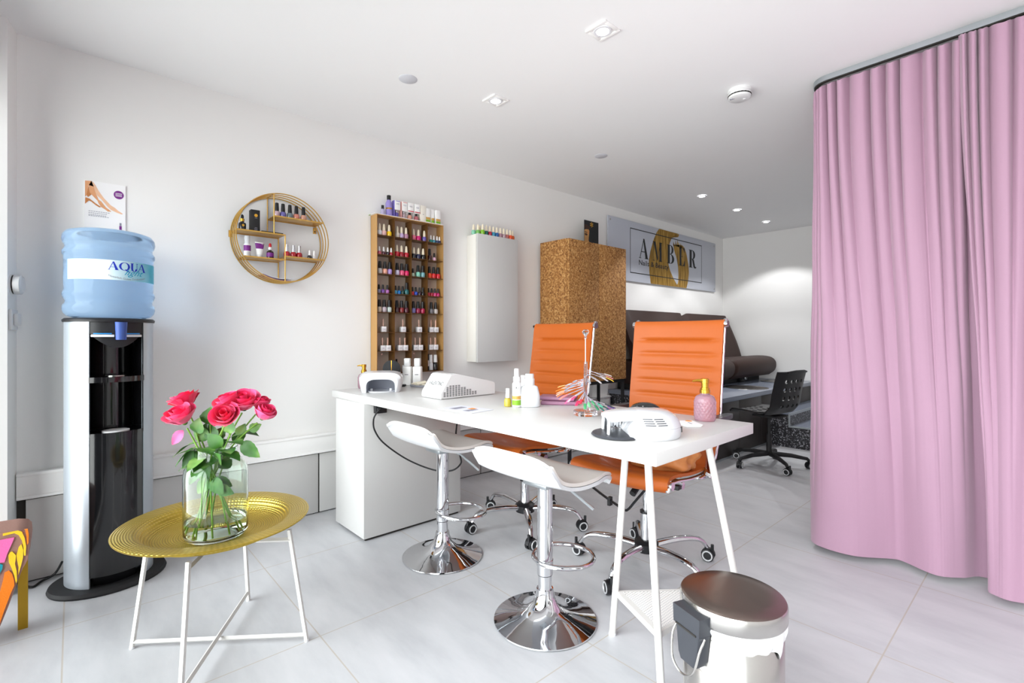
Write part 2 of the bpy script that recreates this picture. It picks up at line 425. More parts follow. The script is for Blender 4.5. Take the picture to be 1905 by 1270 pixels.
# ================================================================== SETTING
H = 2.33
HEAD = 2.12  # unseen window head, set low to keep daylight off the curtain top
XR, YB, YF = 4.3, 6.37, -.42
mb = MB('floor_tile'); mb.bb(-.15, XR+.15, YF-.15, YB+.15, -.08, 0); struct(mb, 'floor', smooth=0)
mb = MB('ceiling_paint'); mb.bb(-.15, XR+.15, YF-.15, YB+.15, H, H+.1); struct(mb, 'ceiling', smooth=0)
mb = MB('wall_paint'); mb.bb(-.15, 0, YF-.15, YB+.15, 0, H); struct(mb, 'wall_left', smooth=0)
mb = MB('wall_paint'); mb.bb(0, XR, YB, YB+.15, 0, H); struct(mb, 'wall_back', smooth=0)
mb = MB('wall_paint'); mb.bb(XR, XR+.15, YF-.15, YB+.15, 0, H); struct(mb, 'wall_right', smooth=0)
# front of the shop: pier beside the left wall, glazing behind the photographer
mb = MB('wall_paint'); mb.prism([(0, -.178), (.12, -.197), (.12, YF), (0, YF)], 0, H); mb.bb(.12, XR, YF-.1, YF-.0, HEAD, H); struct(mb, 'wall_front', smooth=0)
win = MB('white_trim')
win.bb(.12, XR, YF-.06, YF, 0, .05); win.bb(.12, XR, YF-.06, YF, HEAD-.05, HEAD)
for x in (.12, 1.55, 2.95, XR-.05): win.bb(x, x+.05, YF-.06, YF, .05, HEAD-.05)
win.m('pane_glass'); win.bb(.17, XR-.05, YF-.035, YF-.029, .05, HEAD-.05)
struct(win, 'window_1', smooth=0)
# boxed pipe cover and flush panels along the foot of the left wall
mb = MB('white_trim'); mb.bb(0, .032, -.178, 3.9, .372, .458, .003); mb.bb(0, .04, -.178, 3.9, .458, .472, .004); mb.bb(0, .036, -.178, 3.9, .36, .373, .003)
struct(mb, 'trim_1', smooth=30)
mb = MB('gap_dark'); mb.bb(0, .002, -.178, 3.9, .0, .36); struct(mb, 'trim_2', smooth=0)
for i, (a, b) in enumerate(((-.15, 1.083), (1.091, 2.305), (2.313, 3.88))):
    mb = MB('white_lacquer'); mb.bb(.002, .012, a, b, .006, .352, .002); struct(mb, ('baseboard_left', 'trim_3', 'trim_4')[i], smooth=30)

# ================================================================== WATER COOLER
R8 = radians(8)
ck = thing('water_cooler', 'silver and black floor-standing water cooler with oval black foot by the left wall', 'water cooler', (.2, .12, 0), R8)
mb = MB('black_matt')
mb.rings([[(rx*cos(t)-.005, ry*sin(t), z) for t in [2*pi*i/48 for i in range(48)]] for rx, ry, z in ((.17, .2, 0), (.173, .203, .008), (.168, .198, .02), (.15, .165, .026))])
mb.build('base_plate', ck)
A = radians(37)
sh = MB('silver_shell'); r = .15
sh.lathe([(r, .028), (r, 1.108)], seg=48, a0=A, a1=2*pi-A)
sh.lathe([(r-.008, 1.108), (r-.008, .028)], seg=48, a0=A, a1=2*pi-A)
for s_ in (A, -A):
    c, d = cos(s_), sin(s_); sh.face([(r*c, r*d, .028), ((r-.008)*c, (r-.008)*d, .028), ((r-.008)*c, (r-.008)*d, 1.108), (r*c, r*d, 1.108)])
sh.build('side_shell', ck, label='silver curved side shell')
fp = MB('black_gloss')
rf = .147
fp.lathe([(rf, .07), (rf, .645)], seg=16, a0=-A, a1=A); fp.lathe([(.12, .028), (rf-.006, .068), (rf, .07)], seg=16, a0=-A, a1=A)
fp.build('lower_panel', ck, label='glossy black lower front panel')
rc = MB('black_gloss')  # niche: back wall, cheeks, ceiling
yw = .078
rc.lathe([(.085, .655), (.085, 1.06)], c=(-.045, 0, 0), seg=12, a0=-radians(62), a1=radians(62))
for sy in (1, -1):
    rc.face([(-.01, sy*.079, .645), (.122, sy*.0865, .645), (.122, sy*.0865, 1.06), (-.01, sy*.079, 1.06)])
    rc.face([(.122, sy*.0865, .645), (rf*cos(A), sy*rf*sin(A), .645), (rf*cos(A), sy*rf*sin(A), 1.06), (.122, sy*.0865, 1.06)])
rc.build('dispensing_niche', ck, label='black recessed niche under the taps')
fa = MB('black_plastic')
fa.lathe([(rf, 1.055), (rf, 1.108)], seg=16, a0=-A, a1=A)
fa.rings([[(x, y, z) for x, y in [(rf*cos(-A+2*A*i/16), rf*sin(-A+2*A*i/16)) for i in range(17)]+[(0, .08), (0, -.08)]] for z in (1.05, 1.056)])
fa.sheet(lambda u, v: ((rf-.012)*cos(-A+2*A*u)*(1), (rf-.012)*sin(-A+2*A*u), 1.052-.05*v*sin(pi*u)), 16, 2)
fa.build('tap_fascia', ck, label='black fascia above the niche')
mb = MB('black_plastic'); mb.lathe([(.1, 1.106), (.155, 1.108), (.157, 1.117), (.15, 1.124), (.06, 1.124)], seg=40); mb.build('top_collar', ck)
for sy, a0, a1 in ((-1, -.6, -.1), (1, .12, .58)):
    tp = MB('white_plastic'); tp.lathe([(rf+.001, 1.046), (rf+.004, 1.048), (rf+.004, 1.054), (rf+.001, 1.056)], seg=8, a0=a0, a1=a1)
    tp.m('blue_mark'); tp.lathe([(rf+.002, 1.058), (rf+.003, 1.062)], seg=8, a0=a0+.05 if sy < 0 else a0+.06, a1=a1-.05)
    tp.build('tap', ck, label='white push tap with a blue mark')
st = MB('black_gloss')
st.rings([[(x, y, z) for x, y in [((rf+.006)*cos(-A+2*A*i/16), (rf+.006)*sin(-A+2*A*i/16)) for i in range(17)]+[(.03, .08), (.03, -.08)]] for z in (.86, .882)])
st.build('cup_shelf', ck, label='black shelf across the niche')
mb = MB('steel'); mb.lathe([(.036, .883), (.036, .886)], (.098, 0, 0), 20); mb.build('shelf_grille', ck)
dt = MB('black_gloss')
dt.rings([[(x, y, z) for x, y in [((rf+.002)*cos(-A+2*A*i/16), (rf+.002)*sin(-A+2*A*i/16)) for i in range(17)]+[(.0, .08), (.0, -.08)]] for z in (.64, .653)])
dt.build('drip_tray', ck)
mb = MB('white_plastic'); mb.lathe([(.046, .653), (.046, .657)], (.1, 0, 0), 24); mb.build('drip_plate', ck, label='round white drip plate')
mb = MB('blue_plastic'); mb.cyl((.158, .006, 1.035), (.16, .006, 1.108), .018, .021, 20); mb.cyl((.15, .006, 1.08), (.13, .006, 1.08), .012)
mb.build('spout', ck, label='translucent blue spout')
cd = MB('rubber_black'); cd.tube(smoothpts([(.05, -.035, .07), (.04, -.06, .02), (.05, -.1, .006), (.09, -.125, .006), (.06, -.15, .012), (.03, -.16, .05), (.004, -.163, .1)], 8), .0045)
pc_ = cd.build('power_cord', ck, label='black power cord on the floor')
pc_.matrix_parent_inverse = (Matrix.Translation((.2, .12, 0)) @ rotM(0, 0, R8)).inverted()
# the bottle
bt = MB('bottle_blue')
prof = [(.06, 1.125), (.12, 1.126), (.142, 1.133), (.153, 1.147), (.157, 1.163), (.1555, 1.178), (.148, 1.188), (.147, 1.2), (.153, 1.21), (.157, 1.222), (.155, 1.233), (.1515, 1.24), (.1515, 1.382), (.157, 1.392), (.157, 1.404), (.149, 1.416), (.148, 1.428), (.154, 1.438), (.158, 1.452), (.156, 1.47), (.146, 1.486), (.12, 1.495), (.05, 1.499)]
bt.lathe(prof, seg=56)
bottle = bt.build('water_bottle', loc=(.2, .12, 0), rotz=R8, smooth=50, label='large translucent blue water bottle upturned on the cooler', cat='bottle')
lb = MB('aqua_label'); lb.lathe([(.1523, 1.281), (.1523, 1.362)], seg=40, a0=-radians(72), a1=radians(78)); lb.build('label', bottle, label='pale aqua paper label with blue lettering')
def onb(u, z, r=.1529): return (r*cos(u/r), r*sin(u/r), z)
lt = MB('ink_blue')
bx = []
x = .0
bxs = [(-.024, .012), (.012, .05), (.051, .083), (.08, .118)]
def tilt(u): return 0
add_faces(lt, letters('AQUA', [(a-.012, b-.012, 1.322, 1.356) for a, b in bxs]), lambda u, z: onb(u, z))
lt.m('ink_cyan'); add_faces(lt, fit_faces(text_faces('light', shear=.55), .018, .094, 1.296, 1.328), lambda u, z: onb(u, z, .1531))
lt.m('ink_grey'); add_faces(lt, fit_faces(text_faces('Natürlich Gutes Trinkwasser'), -.034, .104, 0, .008), lambda u, z: onb(u, 1.284+z+.011*((u-.035)/.069)**2, .1531))
lt.build('lettering', bottle, smooth=0)

# ================================================================== FLYER WITH LEGS
fl = MB('paper'); fl.bb(.0, .0045, .037, .184, 1.545, 1.757)
fl.m('skin_print_light'); X = .0049
def wp(x): return lambda y, z: (x, y, z)
add_faces(fl, [[(0.064, 1.755), (0.069, 1.751), (0.077, 1.737), (0.088, 1.714), (0.106, 1.685), (0.083, 1.692), (0.075, 1.705), (0.07, 1.728)], [(.106, 1.685), (.13, 1.657), (.146, 1.647), (.13, 1.636), (.12, 1.647), (.106, 1.666), (.096, 1.679), (.083, 1.692)], [(.146, 1.647), (.157, 1.636), (.175, 1.624), (.169, 1.621), (.153, 1.626), (.13, 1.636)]], wp(X))
fl.m('skin_print'); add_faces(fl, [[(.04, 1.753), (.062, 1.756), (.07, 1.732), (.053, 1.735), (.045, 1.687), (.04, 1.679)], [(.062, 1.756), (.07, 1.732), (.075, 1.709), (.064, 1.692), (.056, 1.701), (.053, 1.735)], [(.075, 1.709), (.087, 1.675), (.096, 1.669), (.096, 1.643), (.087, 1.658), (.083, 1.67), (.064, 1.692)], [(.096, 1.669), (.113, 1.644), (.133, 1.628), (.12, 1.626), (.11, 1.634), (.096, 1.643)]], wp(X+.0003))
fl.m('skin_print_deep'); add_faces(fl, [[(.041, 1.678), (.056, 1.674), (.077, 1.656), (.077, 1.648), (.061, 1.662), (.053, 1.665), (.04, 1.648)], [(.077, 1.656), (.096, 1.643), (.09, 1.64), (.077, 1.648)], [(.045, 1.69), (.052, 1.73), (.056, 1.702), (.062, 1.694), (.05, 1.68)]], wp(X+.0006))
fl.m('purple'); add_faces(fl, [[(.159+.0185*cos(t), 1.71+.0195*sin(t)) for t in [2*pi*i/24 for i in range(24)]]], wp(X+.0003)); fl.bb(.0048, .0052, .161, .17, 1.548, 1.566)
fl.m('paper'); [fl.bb(.0051, .0055, .147, .171, z, z+.0022) for z in (1.715, 1.709, 1.703)]
fl.m('ink_grey'); fl.bb(.0048, .0052, .162, .169, 1.567, 1.58)
for z, a, b in ((1.618, .052, .128), (1.61, .052, .118), (1.602, .052, .115), (1.597, .052, .125)):
    for k in range(9):
        y = a+(b-a)*k/9; fl.bb(.0048, .0052, y, y+(b-a)/9*.75, z, z+.0022)
fl.build('flyer', smooth=0, label='white flyer with a pair of bare legs above the blue water bottle', cat='flyer')

# ================================================================== WALL CONTROLS ON THE PIER
th = thing('thermostat', 'round white wall device with dark slot on the wall return at the far left', 'wall device', (.07, -.189, 1.262), radians(-9))
mb = MB('white_plastic'); mb.lathe([(.042, 0), (.042, .006)], M=rotM(-pi/2), seg=28); mb.build('mounting_plate', th)
mb = MB('white_plastic'); mb.lathe([(.041, .011), (.042, .018), (.04, .03), (.032, .036)], M=rotM(-pi/2), seg=28); mb.build('dome', th)
mb = MB('gap_dark'); mb.lathe([(.038, .005), (.038, .012)], M=rotM(-pi/2), seg=28); mb.build('slot', th)
sw = thing('light_switch', 'white square switch with knob on the wall return below the round device', 'switch', (.07, -.189, 1.117), radians(-9))
mb = MB('white_plastic'); mb.bb(-.04, .04, 0, .011, -.043, .043, .004); mb.build('cover_plate', sw)
mb = MB('white_plastic'); mb.bb(-.022, .022, .011, .026, -.026, .026, .005); mb.build('knob', sw)

# ================================================================== ROUND GOLD WALL SHELF
rs = thing('round_wall_shelf', 'round gold wire wall shelf with four small boards left of the polish rack', 'wall shelf', (0, .86, 1.585))
RR = .238
for x in (.006, .046, .086, .126):
    mb = MB('gold_paint'); mb.tube([(x, RR*cos(t), RR*sin(t)) for t in [2*pi*i/72 for i in range(72)]], .0032, 8, True); mb.build('ring', rs)
def board(y0, y1, z):
    mb = MB('gold_paint'); mb.bb(.004, .128, y0, y1, z-.003, z, .001)
    for x in (.006, .126): mb.bb(x-.003, x+.003, y0, y1, z-.006, z+.001)
    mb.build('shelf_board', rs)
Zc = 1.585
board(-.055, .212, 1.7-Zc); board(-.235, .004, 1.603-Zc); board(-.2, .002, 1.468-Zc); board(.002, .218, 1.488-Zc)
for x in (.006, .126):
    mb = MB('gold_paint'); mb.cyl((x, -.055, 1.603-Zc), (x, -.055, .232), .003); mb.build('upright', rs)
    mb = MB('gold_paint'); mb.cyl((x, .002, 1.603-Zc), (x, .002, -.238), .003); mb.build('upright', rs)
for y, z in ((-.237, .012), (.205, .09)):
    mb = MB('gold_paint'); mb.bb(.0, .004, y-.009, y+.009, z-.02, z+.016, .001); mb.m('gap_dark'); mb.cyl((.004, y, z-.008), (.005, y, z-.008), .004); mb.build('bracket', rs)
mb = MB('gold_paint'); mb.tube([(.006, RR*cos(t), RR*sin(t)) for t in (pi/2+.24,)]+[(.126, RR*cos(pi/2+.24), RR*sin(pi/2+.24))], .003); mb.build('cross_bar', rs)

# ================================================================== SMALL BOTTLES
def ltag(s): return s
def make_polish(kind, hexcol, label, loc, group, rot=None):
    """nail polish: the glass bottle is the root, the cap its part"""
    key = kind
    if key not in PROTO:
        b = MB('white_plastic'); c = MB('cap_black')
        if kind == 'tall_black':
            b.lathe([(.010, 0), (.0148, .002), (.0165, .014), (.0162, .026), (.0135, .034), (.008, .036)], seg=16)
            c.lathe([(.0105, .035), (.0105, .05), (.0088, .0795), (.0075, .081)], seg=16)
        elif kind == 'tall_white':
            b.lathe([(.010, 0), (.0145, .002), (.0165, .014), (.0162, .026), (.0135, .033), (.008, .035)], seg=16)
            c.m('cap_ivory'); c.lathe([(.0095, .034), (.0092, .05), (.007, .07), (.004, .0765)], seg=16)
        elif kind == 'small_black':
            b.lathe([(.008, 0), (.0115, .002), (.0125, .01), (.0122, .019), (.0095, .0245), (.006, .026)], seg=14)
            c.lathe([(.0075, .025), (.0075, .035), (.006, .055), (.005, .056)], seg=14)
        elif kind == 'small_white':
            b.lathe([(.008, 0), (.0115, .002), (.0122, .01), (.012, .017), (.0095, .022), (.006, .024)], seg=14)
            c.m('cap_white'); c.lathe([(.007, .023), (.0065, .034), (.0045, .05), (.003, .0525)], seg=14)
        elif kind == 'silver_cap':
            b.lathe([(.010, 0), (.0145, .002), (.0165, .012), (.0162, .023), (.0125, .031), (.008, .033)], seg=16)
            c.m('cap_silver'); c.lathe([(.0095, .032), (.0085, .05), (.0075, .07), (.006, .0705)], seg=16)
        elif kind == 'square_rod':
            b.bb(-.0165, .0165, -.0165, .0165, 0, .036, .002); c.m('cap_rose'); c.lathe([(.005, .036), (.005, .084), (.004, .085)], seg=10)
        PROTO[key] = (b.build('nail_polish_bottle'), c.build('cap'))
        PROTO[key][1].parent = PROTO[key][0]; first = True; r = PROTO[key][0]
    else:
        r = dup(PROTO[key][0], (0, 0, 0))
    r.location = loc; tag(r, label, 'nail polish', group)
    recolour(r, 0, polish(hexcol) if hexcol in HEXOK or len(hexcol) == 6 else hexcol)
    return r
PROTO = {}; HEXOK = ()
def cap_mat(o, mat): recolour(o.children[0], 0, mat)
OR = ['first', 'second', 'third', 'fourth', 'fifth', 'sixth', 'seventh', 'eighth', 'ninth', 'tenth', 'eleventh', 'twelfth', 'thirteenth', 'fourteenth', 'fifteenth']

# on the round shelf
for (y, col, nm) in ((.834, 'b59aa6', 'lilac grey'), (.866, '6a63a8', 'violet blue'), (.902, '6f7f86', 'slate grey'), (.937, 'd0806c', 'copper coral'), (.976, 'd49c84', 'peach')):
    make_polish('tall_black', col, f'{nm} polish with black cap on the top board of the round shelf', (.075, y, 1.701), 'polishes on the top board of the round shelf')
for i, y in enumerate((.886, .921, .953)):
    make_polish('silver_cap', 'a81222', ('leftmost', 'middle', 'rightmost')[i]+' red polish with silver cap, lower right board of round shelf', (.075, y, 1.489), 'red polishes on the round shelf')
o = make_polish('small_white', '161214', 'tiny black polish with pale cap on the lower right board of round shelf', (.075, 1.01, 1.489), 'tiny polishes on the round shelf')
o = make_polish('small_white', 'd8d4d2', 'tiny clear polish with pale cap at the right end of the round shelf', (.075, 1.036, 1.489), 'tiny polishes on the round shelf')
def dropper(name, label, loc, body, capm, collar, band=None, sc=1.):
    t = thing(name, label, 'bottle', loc)
    mb = MB(body); mb.lathe([(.012, 0), (.0175, .002), (.018, .035), (.016, .042), (.008, .046), (.008, .05)], seg=18)
    if band: mb.m(band); mb.lathe([(.0183, .012), (.0183, .034)], seg=18, cap0=False, cap1=False)
    mb.build('bottle_body', t)
    mb = MB(collar); mb.lathe([(.0105, .05), (.0105, .064), (.008, .066)], seg=16); mb.build('collar', t)
    mb = MB(capm); mb.lathe([(.007, .066), (.0078, .074), (.006, .084), (.003, .087)], seg=14); mb.build('dropper_bulb', t)
    t.scale = (sc, sc, sc); return t
d = dropper('dropper_bottle', 'black dropper bottle with gold collar on the left board of round shelf', (.07, .664, 1.604), 'black_gloss', 'black_plastic', 'gold_metal')
mb = MB('gold_metal'); mb.lathe([(.006, 0), (.006, .001)], c=(.0178, 0, .028), seg=14, M=rotM(0, pi/2)); mb.build('emblem', d)
bx = thing('product_box', 'tall black carton with gold dot standing on the round shelf', 'box', (.07, .723, 1.604))
mb = MB('black_matt'); mb.bb(-.02, .02, -.022, .022, 0, .118, .001); mb.build('carton', bx)
mb = MB('gold_metal'); mb.lathe([(.0085, 0), (.0085, .0008)], c=(.02, .002, .088), seg=18, M=rotM(0, pi/2)); mb.m('ink_grey')
for z, w in ((.073, .013), (.022, .012), (.016, .016), (.01, .014)): mb.bb(.02, .0206, .002-w/2, .002+w/2, z, z+.0018)
mb.build('emblem', bx)
mb = MB('black_matt'); mb.bb(.06, .124, .745, .852, 1.604, 1.61, .001); mb.build('cosmetic_case', label='flat black case lying on the left board of the round shelf', cat='case')
sp = thing('pump_bottle', 'white and purple bottle with frosted cap on the lower left shelf board', 'bottle', (.07, .688, 1.469))
mb = MB('label_white'); mb.lathe([(.015, 0), (.017, .002), (.017, .062), (.014, .07)], seg=18); mb.m('purple'); mb.lathe([(.0173, .032), (.0173, .061)], seg=18, cap0=False, cap1=False); mb.m('ink_grey'); [mb.lathe([(.0173, z), (.0173, z+.002)], seg=6, a0=-.5, a1=.5) for z in (.012, .018, .024)]
mb.build('bottle_body', sp)
mb = MB('frosted'); mb.lathe([(.0125, .07), (.0125, .085), (.0145, .1), (.013, .112)], seg=18); mb.build('cap', sp)
tb = thing('cream_tube', 'purple and white cream tube standing on its cap in round shelf', 'tube', (.07, .748, 1.469))
mb = MB('label_white'); mb.rings([[(rx*cos(t), ry*sin(t), z) for t in [2*pi*i/20 for i in range(20)]] for rx, ry, z in ((.013, .015, .018), (.012, .018, .045), (.002, .023, .086))])
mb.m('purple'); mb.rings([[(rx*cos(t), ry*sin(t), z) for t in [2*pi*i/20 for i in range(20)]] for rx, ry, z in ((.0113, .0185, .05), (.0035, .0232, .08))], cap0=False, cap1=False)
mb.build('tube_body', tb); mb = MB('white_plastic'); mb.lathe([(.013, 0), (.0145, .018)], seg=18); mb.build('cap', tb)
dropper('dropper_bottle', 'amber dropper bottle with red bulb and purple band, lower left board of round shelf', (.07, .801, 1.469), 'bottle_dark_glass', 'red_rubber', 'white_plastic', 'purple')
# magazines lying curved in the bottom of the drum
for k, (a0, a1, mt, lab) in enumerate(((-2.02, -1.33, 'paper_blue', 'pale curled magazine at the bottom of the round shelf'), (-2.06, -1.42, 'mauve_leather', 'mauve booklet under the curled magazine in the round shelf'))):
    rq = RR-.008-.004*(1-k)
    mb = MB(mt); mb.sheet(lambda u, v: (.012+.108*v, .86+rq*cos(a0+(a1-a0)*u), 1.585+rq*sin(a0+(a1-a0)*u)+.006*u*(1-k)), 12, 1, .002); mb.build('magazine', label=lab, cat='magazine')

# ================================================================== NAIL POLISH RACK
rk = thing('nail_polish_rack', 'tall bronze wall rack of small bays filled with nail polish', 'rack', (0, 1.42, .812))
W_, D_, Hh = .5, .085, 1.004
mb = MB('rack_back'); mb.bb(.001, .004, 0, W_, 0, Hh); mb.build('back_panel', rk)
for y in (0, W_-.004):
    mb = MB('bronze_edge'); mb.bb(.001, D_, y, y+.004, 0, Hh); mb.build('side_panel', rk)
for k in (1, 2, 3):
    mb = MB('bronze_panel'); mb.bb(.004, D_-.002, k*.124, k*.124+.003, .003, Hh-.003); mb.build('divider', rk)
ZS = [0, .142, .263, .39, .511, .635, .757, .88]   # shelf tops, bottom row first
for z in ZS[1:]:
    mb = MB('bronze_panel'); mb.bb(.004, D_-.001, .004, W_-.004, z-.003, z); mb.build('shelf_board', rk)
mb = MB('bronze_panel'); mb.bb(.001, D_, 0, W_, -.003, .001); mb.build('bottom_panel', rk)
mb = MB('bronze_edge'); mb.bb(.001, D_, 0, W_, Hh, Hh+.004); mb.build('top_panel', rk)
for y, z in ((.075, .119), (.312, .119), (.43, .985)):
    mb = MB('steel'); mb.lathe([(.006, 0), (.005, .003)], c=(.004, y, z), seg=12, M=rotM(0, pi/2)); mb.build('fixing_screw', rk)
CN = {'e0e0e2': 'silver white', 'e6b7b4': 'pale pink', 'efc91c': 'yellow', 'd8cdbd': 'cream', 'bfa6cf': 'lavender', 'b987a0': 'mauve', 'e0728a': 'coral pink', 'cf1173': 'magenta', '6657ab': 'violet', '17857a': 'teal', '3d8fa6': 'sea blue', '22406e': 'navy', '1b2350': 'midnight blue',
      'd9677c': 'rose', '4a1c33': 'plum', '2c1524': 'aubergine', 'b51836': 'crimson', 'c4142a': 'red', '9c1226': 'dark red', 'b6162b': 'bright red', '17161f': 'near black', '1c2148': 'ink blue', '151515': 'black', '3c0f16': 'oxblood', 'dcaec4': 'pale rose',
      'b9b2b0': 'silver', 'e0a08a': 'salmon', 'a58acb': 'lilac', 'c9c0d8': 'pale lilac', 'e0567f': 'pink', 'd4125f': 'hot pink', 'b8cdb6': 'pale green', '7fc2ad': 'mint', '6fa5ac': 'grey teal', 'e2481f': 'orange red', 'd01f24': 'scarlet', 'cc1428': 'cherry red',
      '8d8aa5': 'lilac grey', '7a4aa3': 'purple', 'b06ab4': 'orchid', '4aa3c4': 'sky blue', '1f7fd0': 'bright blue', '14433a': 'dark green', '0f5f62': 'deep teal', 'd31c1c': 'fire red', '1f52c8': 'royal blue', '2f1226': 'blackberry', 'b01c3a': 'raspberry', 'd43a7a': 'candy pink', 'c0156b': 'fuchsia',
      'bdab98': 'beige', 'b3a5ae': 'pinkish grey', 'b3c0bb': 'silver green', '3a1a1e': 'brown', '7f1b20': 'brick red', '4c1827': 'burgundy', '706aa3': 'violet grey', '8e1140': 'wine', 'a40f42': 'berry', '6b6b70': 'steel grey', 'bab2ad': 'pale grey', 'efeef0': 'white'}
ROWS = [
 ('top row', 7, [(1.455, 'W', 'e0e0e2'), (1.486, 'I', 'e6b7b4'), (1.523, 'W', 'efc91c'), (1.581, 'W', 'd8cdbd'), (1.612, 'I', 'bfa6cf'), (1.646, 'I', 'b987a0'), (1.702, 'I', 'e0728a'), (1.74, 'I', 'cf1173'), (1.786, 'W', '6657ab'), (1.838, 's', '17857a'), (1.863, 's', '3d8fa6'), (1.889, 's', '22406e'), (1.909, 's', '1b2350')]),
 ('second row', 6, [(1.454, 's', 'd9677c'), (1.484, 's', '4a1c33'), (1.513, 's', '2c1524'), (1.537, 's', 'b51836'), (1.578, 'I', 'c4142a'), (1.612, 'I', '9c1226'), (1.648, 'I', 'b6162b'), (1.704, 'I', '17161f'), (1.74, 'I', '1c2148'), (1.777, 'W', '151515'), (1.829, 'k', '3c0f16'), (1.866, 'b', 'dcaec4')]),
 ('third row', 5, [(1.458, 'k', 'b9b2b0'), (1.493, 'k', 'e0a08a'), (1.527, 'k', 'a58acb'), (1.58, 'k', 'c9c0d8'), (1.615, 'k', 'e0567f'), (1.65, 'k', 'd4125f'), (1.697, 'b', 'b8cdb6'), (1.737, 'k', '7fc2ad'), (1.774, 'k', '6fa5ac'), (1.826, 'k', 'e2481f'), (1.861, 'k', 'd01f24'), (1.897, 'k', 'cc1428')]),
 ('fourth row', 4, [(1.451, 'b', '8d8aa5'), (1.479, 'b', '7a4aa3'), (1.51, 'b', 'b06ab4'), (1.568, 'b', '4aa3c4'), (1.594, 'b', '1f7fd0'), (1.62, 'b', '14433a'), (1.65, 'k', '0f5f62'), (1.694, 'b', 'd31c1c'), (1.72, 'b', '1f52c8'), (1.749, 'b', '2f1226'), (1.775, 'b', '151515'), (1.819, 'b', 'b6162b'), (1.845, 'b', 'b01c3a'), (1.871, 'b', 'd43a7a'), (1.897, 'b', 'c0156b')]),
 ('fifth row', 3, [(1.454, 'k', 'bdab98'), (1.489, 'k', 'b3a5ae'), (1.524, 'k', 'b3c0bb'), (1.578, 'k', '3a1a1e'), (1.613, 'k', '7f1b20'), (1.648, 'k', '4c1827'), (1.701, 'k', '706aa3'), (1.737, 'k', '8e1140'), (1.773, 'k', 'a40f42'), (1.842, 'k', '6b6b70'), (1.878, 'k', 'bab2ad')]),
 ('sixth row', 2, [(1.48, 'q', 'efeef0'), (1.621, 'q', 'efeef0'), (1.743, 'q', 'efeef0'), (1.838, 'q', 'efeef0'), (1.876, 'q', 'efeef0')]),
 ('seventh row', 1, [(1.475, 'q', 'efeef0'), (1.512, 'q', 'efeef0'), (1.599, 'q', 'efeef0'), (1.637, 'q', 'efeef0'), (1.714, 'q', 'efeef0'), (1.751, 'q', 'efeef0'), (1.835, 'q', 'efeef0'), (1.873, 'q', 'efeef0')]),
]
KD = {'W': ('tall_white', 'white cap'), 'I': ('tall_white', 'ivory cap'), 'k': ('tall_black', 'black cap'), 'b': ('small_black', 'short black cap'), 's': ('small_white', 'short white cap'), 'q': ('square_rod', 'rose rod cap')}
for rn, zi, items in ROWS:
    for n, (y, k, col) in enumerate(items):
        kind, cn = KD[k]
        if k == 'q': lab = f'white square polish with {cn}, {OR[n]} from the left in rack {rn}'
        else: lab = f'{CN[col]} polish with {cn}, {OR[n]} from the left in rack {rn}'
        o = make_polish(kind, col, lab, (.052, y, .812+ZS[zi]+.0005), f'polishes on the rack {rn}')
        if k == 'W': cap_mat(o, 'cap_white')
        if k == 'q' and 'lettered' not in PROTO:
            lm = MB('ink_grey'); add_faces(lm, fit_faces(text_faces('GAC'), -.011, .011, .012, .024), lambda a, b: (.0169, a, b)); q = lm.build('lettering', o, smooth=0); PROTO['lettered'] = q
zb = .8135
make_polish('small_black', '1a1a1c', 'black polish with black cap in the bottom row of the rack', (.05, 1.577, zb+.03), 'items in the bottom row of the rack')
mb = MB('frosted'); mb.bb(.03, .07, 1.56, 1.595, zb, zb+.029, .002); mb.build('acrylic_block', label='pale block under a black polish in the rack bottom row', cat='block')
j = thing('cosmetic_jar', 'small white jar beside the white pump bottles in rack bottom row', 'jar', (.05, 1.632, zb))
mb = MB('frosted'); mb.lathe([(.013, 0), (.014, .03)], seg=16); mb.build('jar_body', j); mb = MB('white_plastic'); mb.lathe([(.012, .03), (.012, .044)], seg=16); mb.build('lid', j)
mb = MB('black_plastic'); mb.lathe([(.006, 0), (.006, .11), (.004, .113)], seg=12); mb.m('cap_silver'); mb.lathe([(.0065, .03), (.0065, .07)], seg=12, cap0=False, cap1=False)
mb.build('nail_pen', loc=(.06, 1.813, zb), label='slim black pen at the right of the rack bottom row', cat='pen')
for y, bmat, lab in ((1.838, 'frosted', 'frosted bottle with white cap in the rack bottom row'), (1.876, 'black_gloss', 'black bottle with white cap in the rack bottom row')):
    t = thing('cosmetic_bottle', lab, 'bottle', (.05, y, zb), group='capped bottles in the rack bottom row')
    mb = MB(bmat); mb.lathe([(.014, 0), (.018, .003), (.018, .045), (.012, .055)], seg=18); mb.build('bottle_body', t)
    mb = MB('white_plastic'); mb.lathe([(.015, .055), (.0125, .105), (.011, .107)], seg=18); mb.build('cap', t)

